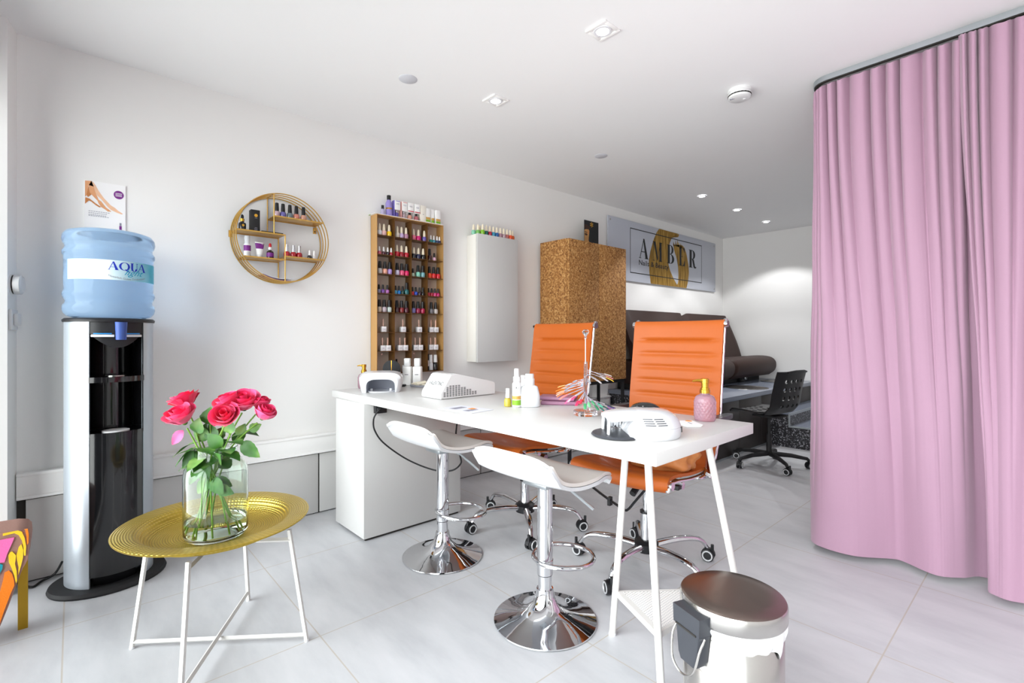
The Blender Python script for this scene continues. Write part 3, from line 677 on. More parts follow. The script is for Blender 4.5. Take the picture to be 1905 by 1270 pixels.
# things standing on top of the rack
zt = .812+1.0085
mb = MB('paper'); mb.bb(.004, .088, 1.405, 1.915, zt-.0005, zt+.002); mb.m('green_label'); mb.bb(.004, .03, 1.404, 1.41, zt-.0005, zt+.0022); mb.build('shelf_liner', label='white paper liner on top of the polish rack', cat='liner')
zt += .0025
def flask(name, label, loc, r, hb, hc, mat, capm, band=None):
    t = thing(name, label, 'bottle', loc)
    mb = MB(mat); mb.lathe([(r*.8, 0), (r, .003), (r, hb*.8), (r*.6, hb*.97), (r*.5, hb)], seg=18)
    if band:
        mb.m(band); mb.lathe([(r*1.015, hb*.42), (r*1.015, hb*.5)], seg=18, cap0=False, cap1=False)
    mb.build('bottle_body', t); mb = MB(capm); mb.lathe([(r*.62, hb), (r*.62, hb+hc), (r*.5, hb+hc+.001)], seg=16); mb.build('cap', t); return t
pm('lilac_liquid', 'a394d8', .2, trans=.2, vary=.03); pm('lilac_pale', 'c9c2e2', .2, trans=.25, vary=.03)
flask('remover_bottle', 'small lilac bottle with black cap at the left end of the rack top', (.05, 1.478, zt), .014, .043, .022, 'lilac_pale', 'black_plastic')
flask('remover_bottle', 'tall lilac bottle with black cap on top of the polish rack', (.05, 1.522, zt), .021, .108, .028, 'lilac_liquid', 'black_plastic', 'gold_metal')
pm('lilac_card', '8d7fd0', .5, vary=.03); pm('pink_card', 'e3a9a2', .5, vary=.03); pm('red_card', 'c43a4a', .5, vary=.03)
for y, edge_, pc, lab in ((1.575, 'lilac_card', '5a4a9c', 'lilac edged'), (1.627, 'pink_card', 'b9a2a8', 'pink edged'), (1.674, 'red_card', 'd99a84', 'red banded peach'), (1.724, 'red_card', 'b5656c', 'red banded rose')):
    t = thing('polish_box', f'{lab} white carton with window on top of the polish rack', 'box', (.05, y, zt), group='cartons on top of the rack')
    mb = MB('label_white'); mb.bb(-.018, .018, -.021, .021, .05, .112, .0008); mb.bb(-.018, .018, -.021, .021, 0, .006); mb.bb(-.018, -.012, -.021, .021, .006, .05); mb.m(edge_)
    if edge_ == 'red_card': mb.bb(.018, .0186, -.021, .021, .054, .06)
    else: mb.bb(-.018, .018, -.0216, -.021, .006, .111); mb.bb(.018, .0186, -.012, .018, .104, .108)
    mb.m('ink_grey'); [mb.bb(.018, .0186, -.01, .012, z, z+.002) for z in (.09, .084)]
    mb.build('carton', t)
    mb = MB(polish(pc)); mb.lathe([(.01, .0065), (.0145, .009), (.0145, .03), (.008, .035)], seg=16); mb.build('polish_bottle', t)
    mb = MB('cap_black' if edge_ == 'red_card' else 'cap_silver'); mb.lathe([(.008, .035), (.008, .048)], seg=14); mb.build('polish_cap', t)
pm('cream_card', 'ebe6da', .5, vary=.02)
t = MB('cream_card'); t.bb(-.018, .018, -.02, .02, 0, .112, .0008); t.m('ink_grey'); t.bb(.018, .0186, -.006, .004, .05, .053); t.build('product_box', loc=(.05, 1.77, zt), label='plain cream carton on top of the polish rack', cat='box')
for y, k, lab in ((1.808, 'box', 'white carton with green band, left of the green cream tube'), (1.851, 'tube', 'white cream tube with green band on top of the rack'), (1.89, 'box', 'white carton with green band at the right end of the rack top')):
    t = thing('cream_carton' if k == 'box' else 'cream_tube', lab, 'box' if k == 'box' else 'tube', (.05, y, zt))
    mb = MB('label_white')
    if k == 'box': mb.bb(-.016, .016, -.018, .018, 0, .1, .0008); q = lambda z0, z1: mb.bb(.016, .0166, -.018, .018, z0, z1)
    else:
        mb.rings([[(rx*cos(a), ry*sin(a), z) for a in [2*pi*i/20 for i in range(20)]] for rx, ry, z in ((.012, .013, .014), (.0125, .016, .05), (.002, .02, .104))]); q = lambda z0, z1: mb.lathe([(.0155, z0), (.0155, z1)], seg=8, a0=-.9, a1=.9)
    mb.m('fruit_print'); q(.024, .04); mb.m('green_label'); q(.008, .023); mb.build('carton' if k == 'box' else 'tube_body', t)
    if k == 'tube': mb = MB('white_plastic'); mb.lathe([(.012, 0), (.013, .014)], seg=16); mb.build('cap', t)

# ================================================================== WHITE WALL CABINET
wc = thing('wall_cabinet', 'narrow white wall cabinet with a row of polishes on its top', 'cabinet', (0, 2.187, .86))
mb = MB('cream_lacquer'); mb.bb(.001, .108, 0, .395, 0, .937, .001); mb.build('carcass', wc)
mb = MB('white_lacquer'); mb.bb(.1105, .13, -.001, .396, -.001, .938, .002); mb.build('door', wc)
seq = [(.06, 2.203, 'I', '7fc0a4', 'mint green'), (.083, 2.226, 'I', '74b45a', 'leaf green'), (.108, 2.25, 'W', '7ab51e', 'lime green'), (.06, 2.262, 'W', '8a6a34', 'olive brown'), (.098, 2.292, 'I', '0f5e54', 'dark teal'), (.098, 2.327, 'W', 'b01236', 'crimson'), (.098, 2.361, 'W', '2f8fb0', 'turquoise'), (.098, 2.395, 'W', '125a9c', 'blue'), (.098, 2.43, 'W', 'a8808c', 'dusky mauve'), (.098, 2.464, 'W', 'b59aa0', 'pale mauve'), (.098, 2.498, 'W', 'b0605c', 'dusky rose'), (.098, 2.532, 'I', 'e8501a', 'orange'), (.09, 2.562, 'I', 'c85a1c', 'burnt orange')]
for i, (x, y, k, col, nm) in enumerate(seq):
    o = make_polish('tall_white', col, f'{nm} polish standing on top of the white wall cabinet', (x, y, 1.7985), 'polishes on top of the wall cabinet')
    cap_mat(o, 'cap_ivory' if k == 'I' else 'cap_white')

# ================================================================== CORK CABINET
cc = thing('cork_cabinet', 'tall cork covered cabinet raised on black metal legs', 'cabinet', (.03, 2.93, 0))
mb = MB('cork'); mb.bb(0, .296, 0, .775, .665, 1.832, .003); mb.build('carcass', cc)
for a, b in ((.002, .386), (.389, .773)):
    mb = MB('cork'); mb.bb(.299, .32, a, b, .668, 1.83, .003); mb.build('door', cc)
mb = MB('black_matt'); mb.bb(.01, .31, .01, .765, .64, .664); mb.build('base_frame', cc)
for x in (.02, .29):
    for y in (.02, .735):
        mb = MB('black_matt'); mb.bb(x, x+.022, y, y+.022, 0, .64); mb.build('leg', cc)
cd = thing('face_card', 'small black picture card with a golden face on the cork cabinet', 'picture card', (.1, 3.52, 1.8335))
mb = MB('ink'); mb.bb(-.002, .002, -.098, .103, 0, .263); mb.build('card', cd)
pm('face_gold', 'b98a52', .5, vary=.25, vscale=25); pm('face_dark', '3b2012', .5, vary=.2); pm('lip_print', '7c2f36', .5)
def Fp(y0, z0): return lambda a, b: (.0024+y0, -.098+a*.201, b*.263)
mb = MB('face_gold'); add_faces(mb, [[(0, .12), (.05, .06), (.2, .05), (.3, .1), (.31, .16), (.3, .2), (.33, .27), (.29, .32), (.3, .42), (.33, .55), (.34, .66), (.28, .7), (.1, .69), (0, .66)]], Fp(0, 0))
mb.m('face_dark'); add_faces(mb, [[(.02, .5), (.1, .47), (.18, .48), (.22, .52), (.12, .55), (.03, .54)], [(.02, .58), (.2, .57), (.2, .59), (.03, .61)], [(0, .72), (.2, .72), (.3, .71), (.42, .76), (.2, .84), (0, .86)]], Fp(.0003, 0))
mb.m('lip_print'); add_faces(mb, [[(.15, .14), (.26, .17), (.3, .15), (.26, .12)]], Fp(.0003, 0))
mb.m('skin_print_deep'); add_faces(mb, [[(.2, .66), (.3, .64), (.32, .56), (.22, .54)]], Fp(.0003, 0))
mb.m('gold_metal')
for k in range(6):
    a = pi/6+k*pi/3; add_faces(mb, [[(.5, .88), (.5+.1*cos(a-.25), .88+.075*sin(a-.25)), (.5+.13*cos(a), .88+.1*sin(a)), (.5+.1*cos(a+.25), .88+.075*sin(a+.25))]], Fp(.0002, 0))
mb.build('picture', cd, smooth=0)

# ================================================================== AMBER SIGN
sg = thing('sign', 'silver-grey wall sign with black serif lettering over a gold brush stroke', 'sign', (0, 3.876, 1.613))
Y0, Z0 = 3.876, 1.613
mb = MB('sign_panel'); mb.bb(.008, .02, 0, 2.241, 0, .617, .001); mb.build('panel', sg)
for y in (.035, 2.205):
    for z in (.035, .582):
        mb = MB('steel'); mb.cyl((0, y, z), (.024, y, z), .009); mb.build('standoff', sg)
def S(x): return lambda y, z: (x, y-Y0, max(.001, min(.616, z-Z0)))
mb = MB('gold_brush')
L1 = [(4.742, 2.183), (4.674, 2.083), (4.618, 1.96), (4.589, 1.853), (4.599, 1.728), (4.627, 1.618)]
P1 = [(4.8, 2.236), (4.742, 2.183), (4.674, 2.083), (4.618, 1.96), (4.589, 1.853), (4.599, 1.728), (4.627, 1.614)]
P2 = [(5.204, 2.236), (5.12, 2.185), (5.054, 2.16), (5.013, 2.1), (4.982, 1.97), (4.988, 1.85), (5.02, 1.79), (5.09, 1.71), (5.2, 1.614)]
def strip(mb, A, B, n, fn):
    def at(P, t):
        s = t*(len(P)-1); i = min(int(s), len(P)-2); f = s-i; return (P[i][0]+(P[i+1][0]-P[i][0])*f, P[i][1]+(P[i+1][1]-P[i][1])*f)
    for i in range(n):
        a, b, c, d = at(A, i/n), at(A, (i+1)/n), at(B, (i+1)/n), at(B, i/n)
        mb.face([fn(*q) for q in (a, b, c, d)])
strip(mb, P1, P2, 24, S(.0204))
mb.face([S(.0204)(*q) for q in ((5.054, 2.166), (5.204, 2.236), (5.215, 2.21), (5.193, 2.19))])
Q1 = [(5.086, 2.092), (5.107, 2.028), (5.16, 1.945), (5.193, 1.847), (5.204, 1.758), (5.193, 1.66), (5.14, 1.614)]
Q2 = [(5.28, 2.11), (5.34, 2.085), (5.385, 2.02), (5.43, 1.9), (5.443, 1.8), (5.42, 1.69), (5.385, 1.614)]
strip(mb, Q1, Q2, 20, S(.0205))
for k, (ya, yb, zt_) in enumerate(((5.086, 5.12, 2.13), (5.13, 5.17, 2.15), (5.17, 5.21, 2.165), (5.2, 5.23, 2.14), (5.235, 5.27, 2.13), (5.27, 5.29, 2.12))):
    mb.face([S(.0205)(*q) for q in ((ya, 2.08), (yb, 2.08), ((ya+yb)/2-.012, zt_))])
mb.build('brush_stroke', sg, smooth=0, label='broad gold brush stroke like an open ring')
mb = MB('ink')
for a, b, c, d in ((4.245, 5.754, 2.153, 2.162), (4.245, 5.754, 1.699, 1.708), (4.245, 4.252, 1.699, 2.162), (5.747, 5.754, 1.699, 2.162)):
    mb.face([S(.0209)(*q) for q in ((a, c), (b, c), (b, d), (a, d))])
add_faces(mb, letters('AMBER', [(4.407, 4.58, 1.868, 2.078), (4.665, 4.846, 1.868, 2.078), (4.95, 5.107, 1.868, 2.078), (5.21, 5.352, 1.868, 2.078), (5.44, 5.618, 1.868, 2.078)]), S(.0212))
add_faces(mb, fit_faces(text_faces('Nails & Beauty', space=1.05, offset=.012), 4.403, 4.985, 1.778, 1.849), S(.0212))
mb.build('lettering', sg, smooth=0, label='black frame line and lettering')

# ================================================================== CEILING FITTINGS
def downlight(name, label, x, y, square, rot=0., group=None):
    t = thing(name, label, 'downlight', (x, y, H), rot, group)
    if square:
        mb = MB('white_trim'); s = .052
        for a, b, c, d in ((-s, s, -s, -s+.014), (-s, s, s-.014, s), (-s, -s+.014, -s+.014, s-.014), (s-.014, s, -s+.014, s-.014)): mb.bb(a, b, c, d, -.007, 0, .001)
        mb.bb(-s+.01, s-.01, -s+.01, s-.01, -.003, 0); mb.build('square_bezel', t)
    mb = MB('lamp_ring'); mb.lathe([(.026, -.003), (.027, -.008), (.037, -.008), (.038, -.002)], seg=32, cap0=False, cap1=False); mb.build('ring', t)
    mb = MB('lamp_glow'); mb.lathe([(.0265, -.0062), (.0265, -.0035)], seg=28); mb.build('lamp_face', t)
    return t
downlight('ceiling_downlight', 'lit square downlight nearest the pink curtain', 1.67, 1.65, True, 0)
downlight('ceiling_downlight', 'lit square downlight above the polish rack', .906, 1.706, True, 0)
downlight('ceiling_downlight', 'lit round downlight nearest the cork cabinet, first of a row of three', .776, 4.272, False)
downlight('ceiling_downlight', 'lit round downlight in the middle of the row of three', .773, 5.009, False)
downlight('ceiling_downlight', 'lit round downlight closest to the back wall, last of three', .766, 5.768, False)
for x, y, l in ((.78, 1.242, 'round flush grey speaker in the ceiling over the desk'), (.774, 2.793, 'round flush grey speaker in the ceiling near the white wall cabinet')):
    mb = MB('speaker_grey'); mb.lathe([(.0, -.004), (.04, -.004), (.046, -.001), (.046, 0)], seg=32, cap0=False); mb.build('ceiling_speaker', loc=(x, y, H), label=l, cat='speaker')
sd = thing('smoke_detector', 'round white smoke detector on the ceiling by the curtain', 'smoke detector', (1.835, 2.585, H))
mb = MB('white_plastic'); mb.lathe([(.058, 0), (.059, -.014), (.056, -.016)], seg=36); mb.build('base_plate', sd)
mb = MB('white_plastic'); mb.lathe([(.054, -.016), (.056, -.022), (.056, -.027)], seg=36)
mb.lathe([(.055, -.033), (.053, -.042), (.044, -.047), (.01, -.048), (.006, -.048)], seg=36); mb.lathe([(.008, -.048), (.007, -.051)], (.02, .012, 0), seg=12); mb.build('cover', sd)
mb = MB('gap_dark')
for k in range(20):
    a = 2*pi*k/20; 
    for z in (-.0285, -.0318): mb.box((.0545*cos(a), .0545*sin(a), z), (.004, .0125, .0016), rotM(0, 0, a))
mb.lathe([(.05, -.027), (.05, -.034)], seg=36); mb.build('smoke_slots', sd)
mb = MB('ink_grey'); mb.bb(-.036, -.014, -.032, -.027, -.0485, -.0465); mb.bb(-.034, -.03, -.038, -.034, -.0485, -.0465); mb.bb(-.024, -.02, -.038, -.034, -.0485, -.0465); mb.build('lettering', sd)

# ================================================================== PEDICURE PLATFORM AND LOUNGE
pl = thing('pedicure_platform', 'raised dark speckled platform with sunken basins before the brown bench', 'platform', (0, 3.9, 0))
mb = MB('terrazzo'); mb.bb(.005, 1.04, .02, 2.46, 0, .49); mb.build('plinth', pl)
mb = MB('terrazzo_sky_sheen'); mb.bb(.005, 1.085, 0, 2.46, .49, .53, .002); mb.build('slab_top', pl)
for i in range(5):
    mb = MB('dark_panel'); a = .005+i*.491; mb.bb(1.041, 1.06, a, a+.486, .02, .485, .002); mb.build('front_panel', pl)
mb = MB('aluminium'); mb.bb(1.041, 1.058, .0, 2.46, 0, .018); mb.build('kick_strip', pl)
for y in (1.15, 2.12):
    mb = MB('steel'); mb.lathe([(.185, .531), (.2, .536), (.212, .534), (.212, .53)], (.84, y, 0), 40, cap0=False, cap1=False); mb.m('steel'); mb.lathe([(.19, .533), (.185, .5312), (.05, .5308), (.02, .5308)], (.84, y, 0), 40, cap0=False); mb.build('basin_rim', pl)
for k, (x0, x1, zt_) in enumerate(((1.062, 1.26, .32), (1.262, 1.75, .205))):
    sp_ = MB('terrazzo'); sp_.bb(x0, x1, 1.12, 2.46, 0, zt_-.012); sp_.m('terrazzo_sky_sheen'); sp_.bb(x0, x1, 1.12, 2.46, zt_-.012, zt_)
    sp_.m('aluminium'); sp_.bb(x1-.004, x1+.004, 1.115, 2.46, zt_-.02, zt_+.003)
    if k == 0: sp_.bb(x1-.01, x1+.004, 1.114, 1.121, .19, zt_); 
    else: sp_.bb(x0, x1, 1.114, 1.121, zt_-.012, zt_+.002)
    sp_.build('step', pl)
lo = thing('lounge_bench', 'long brown upholstered pedicure bench with tall padded back below the sign', 'bench', (0, 4.0, .5305))
for i, (a, b) in enumerate(((0, 1.16), (1.17, 2.28))):
    def bk(u, v, a=a, b=b):
        z = .14+.64*v; x = .34-.24*v+.02*sin(pi*v); e = min(u, 1-u)
        return (x-.05*max(0, 1-e/.05)**2*.6, a+(b-a)*u, z-.03*max(0, 1-e/.07)**2*(1 if v > .5 else 0))
    mb = MB('brown_leather'); mb.sheet(bk, 20, 12, .1)
    mb.build('backrest', lo, smooth=60)
    P = [(.06, .06), (.56, .055), (.64, .075), (.69, .12), (.705, .18), (.69, .235), (.63, .275), (.5, .285), (.3, .27), (.12, .28), (.06, .27)]
    mb = MB('brown_leather'); ys = [a, a+.015, a+.04, (a+b)/2, b-.04, b-.015, b]; sc = [.86, .96, 1, 1, 1, .96, .86]
    mb.rings([[(.38+(x-.38)*k, y, .17+(z-.17)*k) for x, z in [(p.x, p.y) for p in smoothpts([(q[0], q[1], 0) for q in P], 3, True)]] for y, k in zip(ys, sc)])
    mb.build('seat_cushion', lo, smooth=60)
mb = MB('black_matt'); mb.bb(.03, .5, .02, 2.26, 0, .08); mb.build('base_frame', lo)
for y in (.55, 1.72):
    mb = MB('chrome'); mb.cyl((.5, y, .045), (.57, y, .045), .012); mb.box((.56, y, .045), (.02, .05, .05), None, .006); mb.m('black_plastic'); mb.bb(.48, .53, y-.06, y+.06, .0, .07, .004); mb.build('fitting', lo)

# ================================================================== BLACK TASK CHAIR
def holed(mb, P, nu, nv, hr, t):
    """surface P(u,v) of nu x nv cells, each with an open round hole of relative radius hr(i,j)"""
    K = 12; cache = {}
    def V(p):
        k = (round(p[0], 5), round(p[1], 5), round(p[2], 5))
        if k not in cache: cache[k] = mb.bm.verts.new(p)
        return cache[k]
    fs = []
    for i in range(nu):
        for j in range(nv):
            r = hr(i, j); sq = []; ho = []
            for k in range(K):
                a = 2*pi*k/K+pi/4; c, s = cos(a), sin(a); m_ = max(abs(c), abs(s))
                sq.append(V(P((i+.5+.5*c/m_)/nu, (j+.5+.5*s/m_)/nv)))
                ho.append(V(P((i+.5+r*c)/nu, (j+.5+r*s)/nv)) if r else None)
            for k in range(K):
                q = (sq[k], sq[(k+1) % K], ho[(k+1) % K], ho[k]) if r else None
                if q:
                    try: f = mb.bm.faces.new(q); f.material_index = mb.cur; fs.append(f)
                    except ValueError: pass
            if not r:
                f = mb.bm.faces.new(sq); f.material_index = mb.cur; fs.append(f)
    bmesh.ops.recalc_face_normals(mb.bm, faces=fs)
    g = bmesh.ops.solidify(mb.bm, geom=fs, thickness=t); mb._tag([x for x in g['geom'] if isinstance(x, bmesh.types.BMFace)])
def caster(par, p, ang, rr=.027, ring='caster_ring', name='caster'):
    M = Matrix.Translation(p) @ rotM(0, 0, ang)
    mb = MB('black_plastic')
    for s in (-1, 1): mb.lathe([(rr*.6, -.009), (rr, -.007), (rr, .007), (rr*.6, .009)], seg=20, M=M @ Matrix.Translation((.0, s*.0125, 0)) @ rotM(pi/2))
    pr = [(rr*1.12*cos(t), rr*1.12*sin(t)) for t in [pi*.02+pi*.96*i/10 for i in range(11)]]
    mb.prism(pr+[(0, -.002)], -.007, .007, M @ rotM(pi/2))
    mb.cyl(M @ Vector((.018, 0, rr*.6)), M @ Vector((.018, 0, .05)), .007)
    c = mb.build(name, par)
    for s in (-1, 1):
        mb = MB(ring); mb.lathe([(rr*.62, .0), (rr*.66, .0025), (rr*.84, .0025), (rr*.86, .0)], seg=20, cap0=False, cap1=False, M=M @ Matrix.Translation((0, s*.0215, 0)) @ rotM(-s*pi/2))
        mb.build('wheel_ring', c, label='pale ring on the caster wheel')
bc = thing('task_chair', 'black perforated plastic task chair on castors beside the dark platform', 'chair', (1.38, 4.2, 0), radians(80))
# local +y is the way the sitter faces
def seatP(u, v):  # u across, v front->back up the back
    w = .21-.015*abs(v-.5)
    s = v*.86
    tab = [(0, (.2, .425)), (.08, (.18, .44)), (.4, (-.02, .43)), (.62, (-.15, .45))]
    pts = [(.21, .415), (.19, .437), (.1, .437), (-.02, .43), (-.12, .44), (-.17, .5), (-.185, .6), (-.205, .7), (-.225, .775)]
    k = v*(len(pts)-1); i = min(int(k), len(pts)-2); f = k-i
    y = pts[i][0]+(pts[i+1][0]-pts[i][0])*f; z = pts[i][1]+(pts[i+1][1]-pts[i][1])*f
    x = (u-.5)*2*w; c = (abs(u-.5)*2)**3
    if v < .5: z += .015*c
    else: y += .035*c
    return (x, y, z)
mb = MB('black_plastic'); holed(mb, seatP, 6, 12, lambda i, j: .27 if 0 < i < 5 and j not in (0, 5, 6, 11) else 0, .012); mb.build('seat_shell', bc, smooth=50)
mb = MB('black_plastic'); mb.tube([(-.13, -.225, .772), (-.06, -.245, .782), (.06, -.245, .782), (.13, -.225, .772)], .008); mb.build('back_grip', bc)
mb = MB('black_metal' if 'black_metal' in MATS else 'black_matt'); mb.bb(-.09, .09, -.1, .09, .4, .418, .004); mb.cyl((0, 0, .1), (0, 0, .26), .02); mb.cyl((0, 0, .26), (0, 0, .4), .013); mb.build('gas_lift', bc)
mb = MB('black_plastic'); mb.tube([(.04, 0, .405), (.12, .02, .4), (.18, .03, .392)], .006); mb.build('lever', bc)
for k in range(5):
    a = 2*pi*k/5+.35; c, s = cos(a), sin(a)
    mb = MB('black_matt'); mb.tube([(.02*c, .02*s, .1), (.16*c, .16*s, .095), (.27*c, .27*s, .078), (.285*c, .285*s, .06)], [.02, .017, .013, .012], 8); mb.build('base_leg', bc)
    caster(bc, (.285*c, .285*s, .0275), a+.6)

# ================================================================== DESK
DR = radians(1.2)
dk = thing('desk', 'long white desk on a cabinet at one end with stools before it', 'desk', (.156, 1.107, 0), DR)
mb = MB('white_lacquer'); mb.bb(0, 2.075, 0, .655, .7025, .74, .0015); mb.build('desk_top', dk)
cbm = thing('desk_cabinet', 'white box cabinet carrying the wall end of the desk', 'cabinet', (.236, 1.098, 0), radians(.8))
mb = MB('white_lacquer'); mb.bb(0, .345, 0, .61, .012, .702, .001); mb.build('carcass', cbm)
mb = MB('gap_dark'); mb.bb(.012, .335, .012, .6, 0, .0125); mb.build('plinth', cbm)
# things under the desk top
CABLE = [(.63, 1.17, .68), (.622, 1.15, .655), (.612, 1.14, .62), (.608, 1.15, .565), (.614, 1.2, .493), (.66, 1.31, .4), (.74, 1.42, .342), (.84, 1.463, .352), (.91, 1.47, .4), (.912, 1.465, .44), (.88, 1.46, .52), (.86, 1.5, .7)]
t = thing('power_block', 'black power socket block under the desk top on the cabinet side', 'socket block', (.585, 1.165, .672))
mb = MB('black_plastic'); mb.bb(.0, .03, -.012, .05, -.02, .029, .003); mb.build('housing', t)
mb = MB('black_plastic'); mb.cyl((.03, .005, .004), (.045, .005, .004), .014, .012); mb.build('plug', t)
mb = MB('rubber_black'); mb.tube(smoothpts(CABLE, 8), .0042)
tag(mb.build('power_cable'), 'black cable hanging in a loop below the desk top', 'cable')
t = thing('cable_adapter', 'small white adapter fixed under the desk top behind the stool', 'adapter', (.66, 1.31, .7035))
mb = MB('white_plastic'); mb.bb(0, .17, -.02, .02, -.05, -.002, .006); mb.build('housing', t)
mb = MB('rubber_black'); mb.tube([(.0, 0, -.012), (-.03, .005, -.02), (-.05, 0, -.008)], .003); mb.build('lead', t)

# trestle at the free end of the desk
tr_ = thing('desk_trestle', 'white tubular trestle with a perforated corner shelf under the desk end', 'trestle', (2.085, 1.48, 0))
O = Vector((2.085, 1.48, 0))
fA, fB, fC = Vector((1.895, 1.412, 0)), Vector((2.165, 1.285, 0)), Vector((2.205, 1.775, 0))
tA, tB, tC = Vector((1.982, 1.371, .695)), Vector((2.098, 1.316, .695)), Vector((2.138, 1.62, .695))
def leg(p, q):
    mb = MB('white_metal'); mb.tube([p-O, p.lerp(q, .5)-O, q-O], .0115, 14); mb.m('white_plastic'); mb.cyl(p-O, p.lerp(q, .015)-O, .013, .013); mb.build('leg', tr_)
leg(fA, tA); leg(fB, tB); leg(fC, tC)
mb = MB('white_metal'); mb.tube([tA-O, tB-O], .012); mb.tube([(tA+tB)/2-O, tC-O], .012); mb.build('top_bar', tr_)
sA, sB, sC = fA.lerp(tA, .24), fB.lerp(tB, .24), fC.lerp(tC, .24)
mb = MB('perforated_white'); cen = (sA+sB+sC)/3; inn = [cen+(p-cen)*.86 for p in (sA, sB, sC)]
mb.face([p-O for p in inn])
mb.m('white_metal')
for a, b, c, d in ((sA, sB, inn[1], inn[0]), (sB, sC, inn[2], inn[1]), (sC, sA, inn[0], inn[2])):
    mb.face([p-O for p in (a, b, c, d)]); mb.face([a-O, b-O, b-O-Vector((0, 0, .018)), a-O-Vector((0, 0, .018))])
mb.build('perforated_shelf', tr_, smooth=0, label='white perforated triangular shelf')

# ================================================================== THINGS ON THE DESK
DZ = .7405
# open white lamp (left)
t = thing('nail_lamp', 'white open-front curing lamp at the wall end of the desk', 'nail lamp', (.385, 1.3, DZ), radians(-4))
def loop(rx, ry, z, n=40, e=2.6):
    o = []
    for i in range(n):
        a = 2*pi*i/n; c, s = cos(a), sin(a)
        o.append((rx*(abs(c)**(2/e))*(1 if c >= 0 else -1), ry*(abs(s)**(2/e))*(1 if s >= 0 else -1), z))
    return o
M0 = radians(48)
t.rotation_euler[2] = radians(60)
# local x across the mouth, -y is the open front
mb = MB('white_gloss')
def arch(y, w0, h0, n=24, bot=.0, wtop=1.22):
    o = []
    for i in range(n+1):
        a = pi*i/n; c, s = cos(a), sin(a)
        q = abs(s)**.42
        ww = w0*(1+(wtop-1)*min(1, q*1.05)) if wtop > 1 else w0
        o.append((-ww*(abs(c)**.55)*(1 if c >= 0 else -1), y, bot+h0*q))
    return o
outer = [arch(y, w, h) for y, w, h in ((-.095, .082, .088), (-.085, .098, .108), (-.03, .108, .117), (.05, .106, .112), (.085, .092, .098), (.1, .06, .06))]
mb.rings(outer, False)
inner0 = arch(-.095, .076, .072, wtop=1.02)
inner1 = arch(.07, .07, .068, wtop=1.0)
mb.rings([outer[0], inner0], False)
mb.m('grey_plastic'); mb.rings([inner0, inner1], False); mb.face(inner1)
mb.build('housing', t, smooth=50)
mb = MB('white_gloss'); mb.rings([[(x, y, z) for x, y, z in loop(.082, .1, zz)] for zz in (0, .006)]); mb.box((-.052, -.03, .01), (.014, .03, .016), None, .004); mb.box((.052, -.03, .01), (.014, .03, .016), None, .004); mb.build('base_tray', t)
# soap dispensers
def soap(label, loc, rot=0., sc=1.):
    t = thing('soap_dispenser', label, 'soap dispenser', loc, rot)
    SP_ = [(.0, .0), (.034, .0005), (.038, .004), (.0385, .012), (.0385, .07), (.036, .082), (.026, .092), (.0165, .096), (.0165, .1), (0., .1)]
    def facet(a, z):
        return .0019*max(0, min(1, (z-.008)/.006))*max(0, min(1, (.078-z)/.008))*abs(sin(a*9+z*165))*abs(sin(a*9-z*165))
    zs_ = [.003+.079*k/44 for k in range(45)]
    rings_ = [[(.034*cos(a), .034*sin(a), 0) for a in [2*pi*i/108 for i in range(108)]]]
    for z in zs_:
        rb_ = .0365 if z < .0035 else (.0385 if z < .07 else .0385-.0025*((z-.07)/.012)**1.5)
        rings_.append([((rb_+facet(a, z)-.0012)*cos(a), (rb_+facet(a, z)-.0012)*sin(a), z) for a in [2*pi*i/108 for i in range(108)]])
    for r_, z in ((.031, .089), (.024, .093), (.0165, .096), (.0165, .1)): rings_.append([(r_*cos(a), r_*sin(a), z) for a in [2*pi*i/108 for i in range(108)]])
    mb = MB('pink_glass'); mb.rings(rings_); mb.build('glass_body', t, smooth=25)
    mb = MB('gold_metal'); mb.lathe([(.0185, .1), (.0185, .112), (.016, .114), (.016, .12), (.0125, .121), (.0125, .136), (.0145, .137), (.0145, .152), (.013, .154)], seg=24); mb.build('pump_collar', t)
    mb = MB('gold_metal'); mb.tube([(-.01, 0, .146), (-.03, 0, .1465), (-.045, 0, .143)], [.007, .0045, .003], 8); mb.build('pump_spout', t)
    t.scale = (sc, sc, sc); return t
soap('pink faceted soap dispenser with gold pump near the free end of the desk', (2.075, 1.73, DZ), radians(44))
soap('pink soap dispenser with gold pump half hidden behind the white lamp', (.19, 1.286, DZ), radians(44), .92)
# black round brush holder behind the lamp
t = thing('round_mirror', 'black round disc with gold centre line behind the white lamp', 'mirror', (.205, 1.46, DZ), radians(48))
mb = MB('black_matt'); mb.lathe([(.05, -.006), (.054, -.004), (.054, .006), (.05, .008)], (0, 0, .108), 36, rotM(pi/2)); mb.build('disc', t)
mb = MB('gold_metal'); mb.bb(-.0015, .0015, -.0098, -.008, .1, .16); mb.build('centre_line', t)
mb = MB('black_matt'); mb.bb(-.045, .085, -.02, .02, 0, .012, .003); mb.bb(-.012, .012, -.008, .008, .01, .06); mb.build('foot', t)
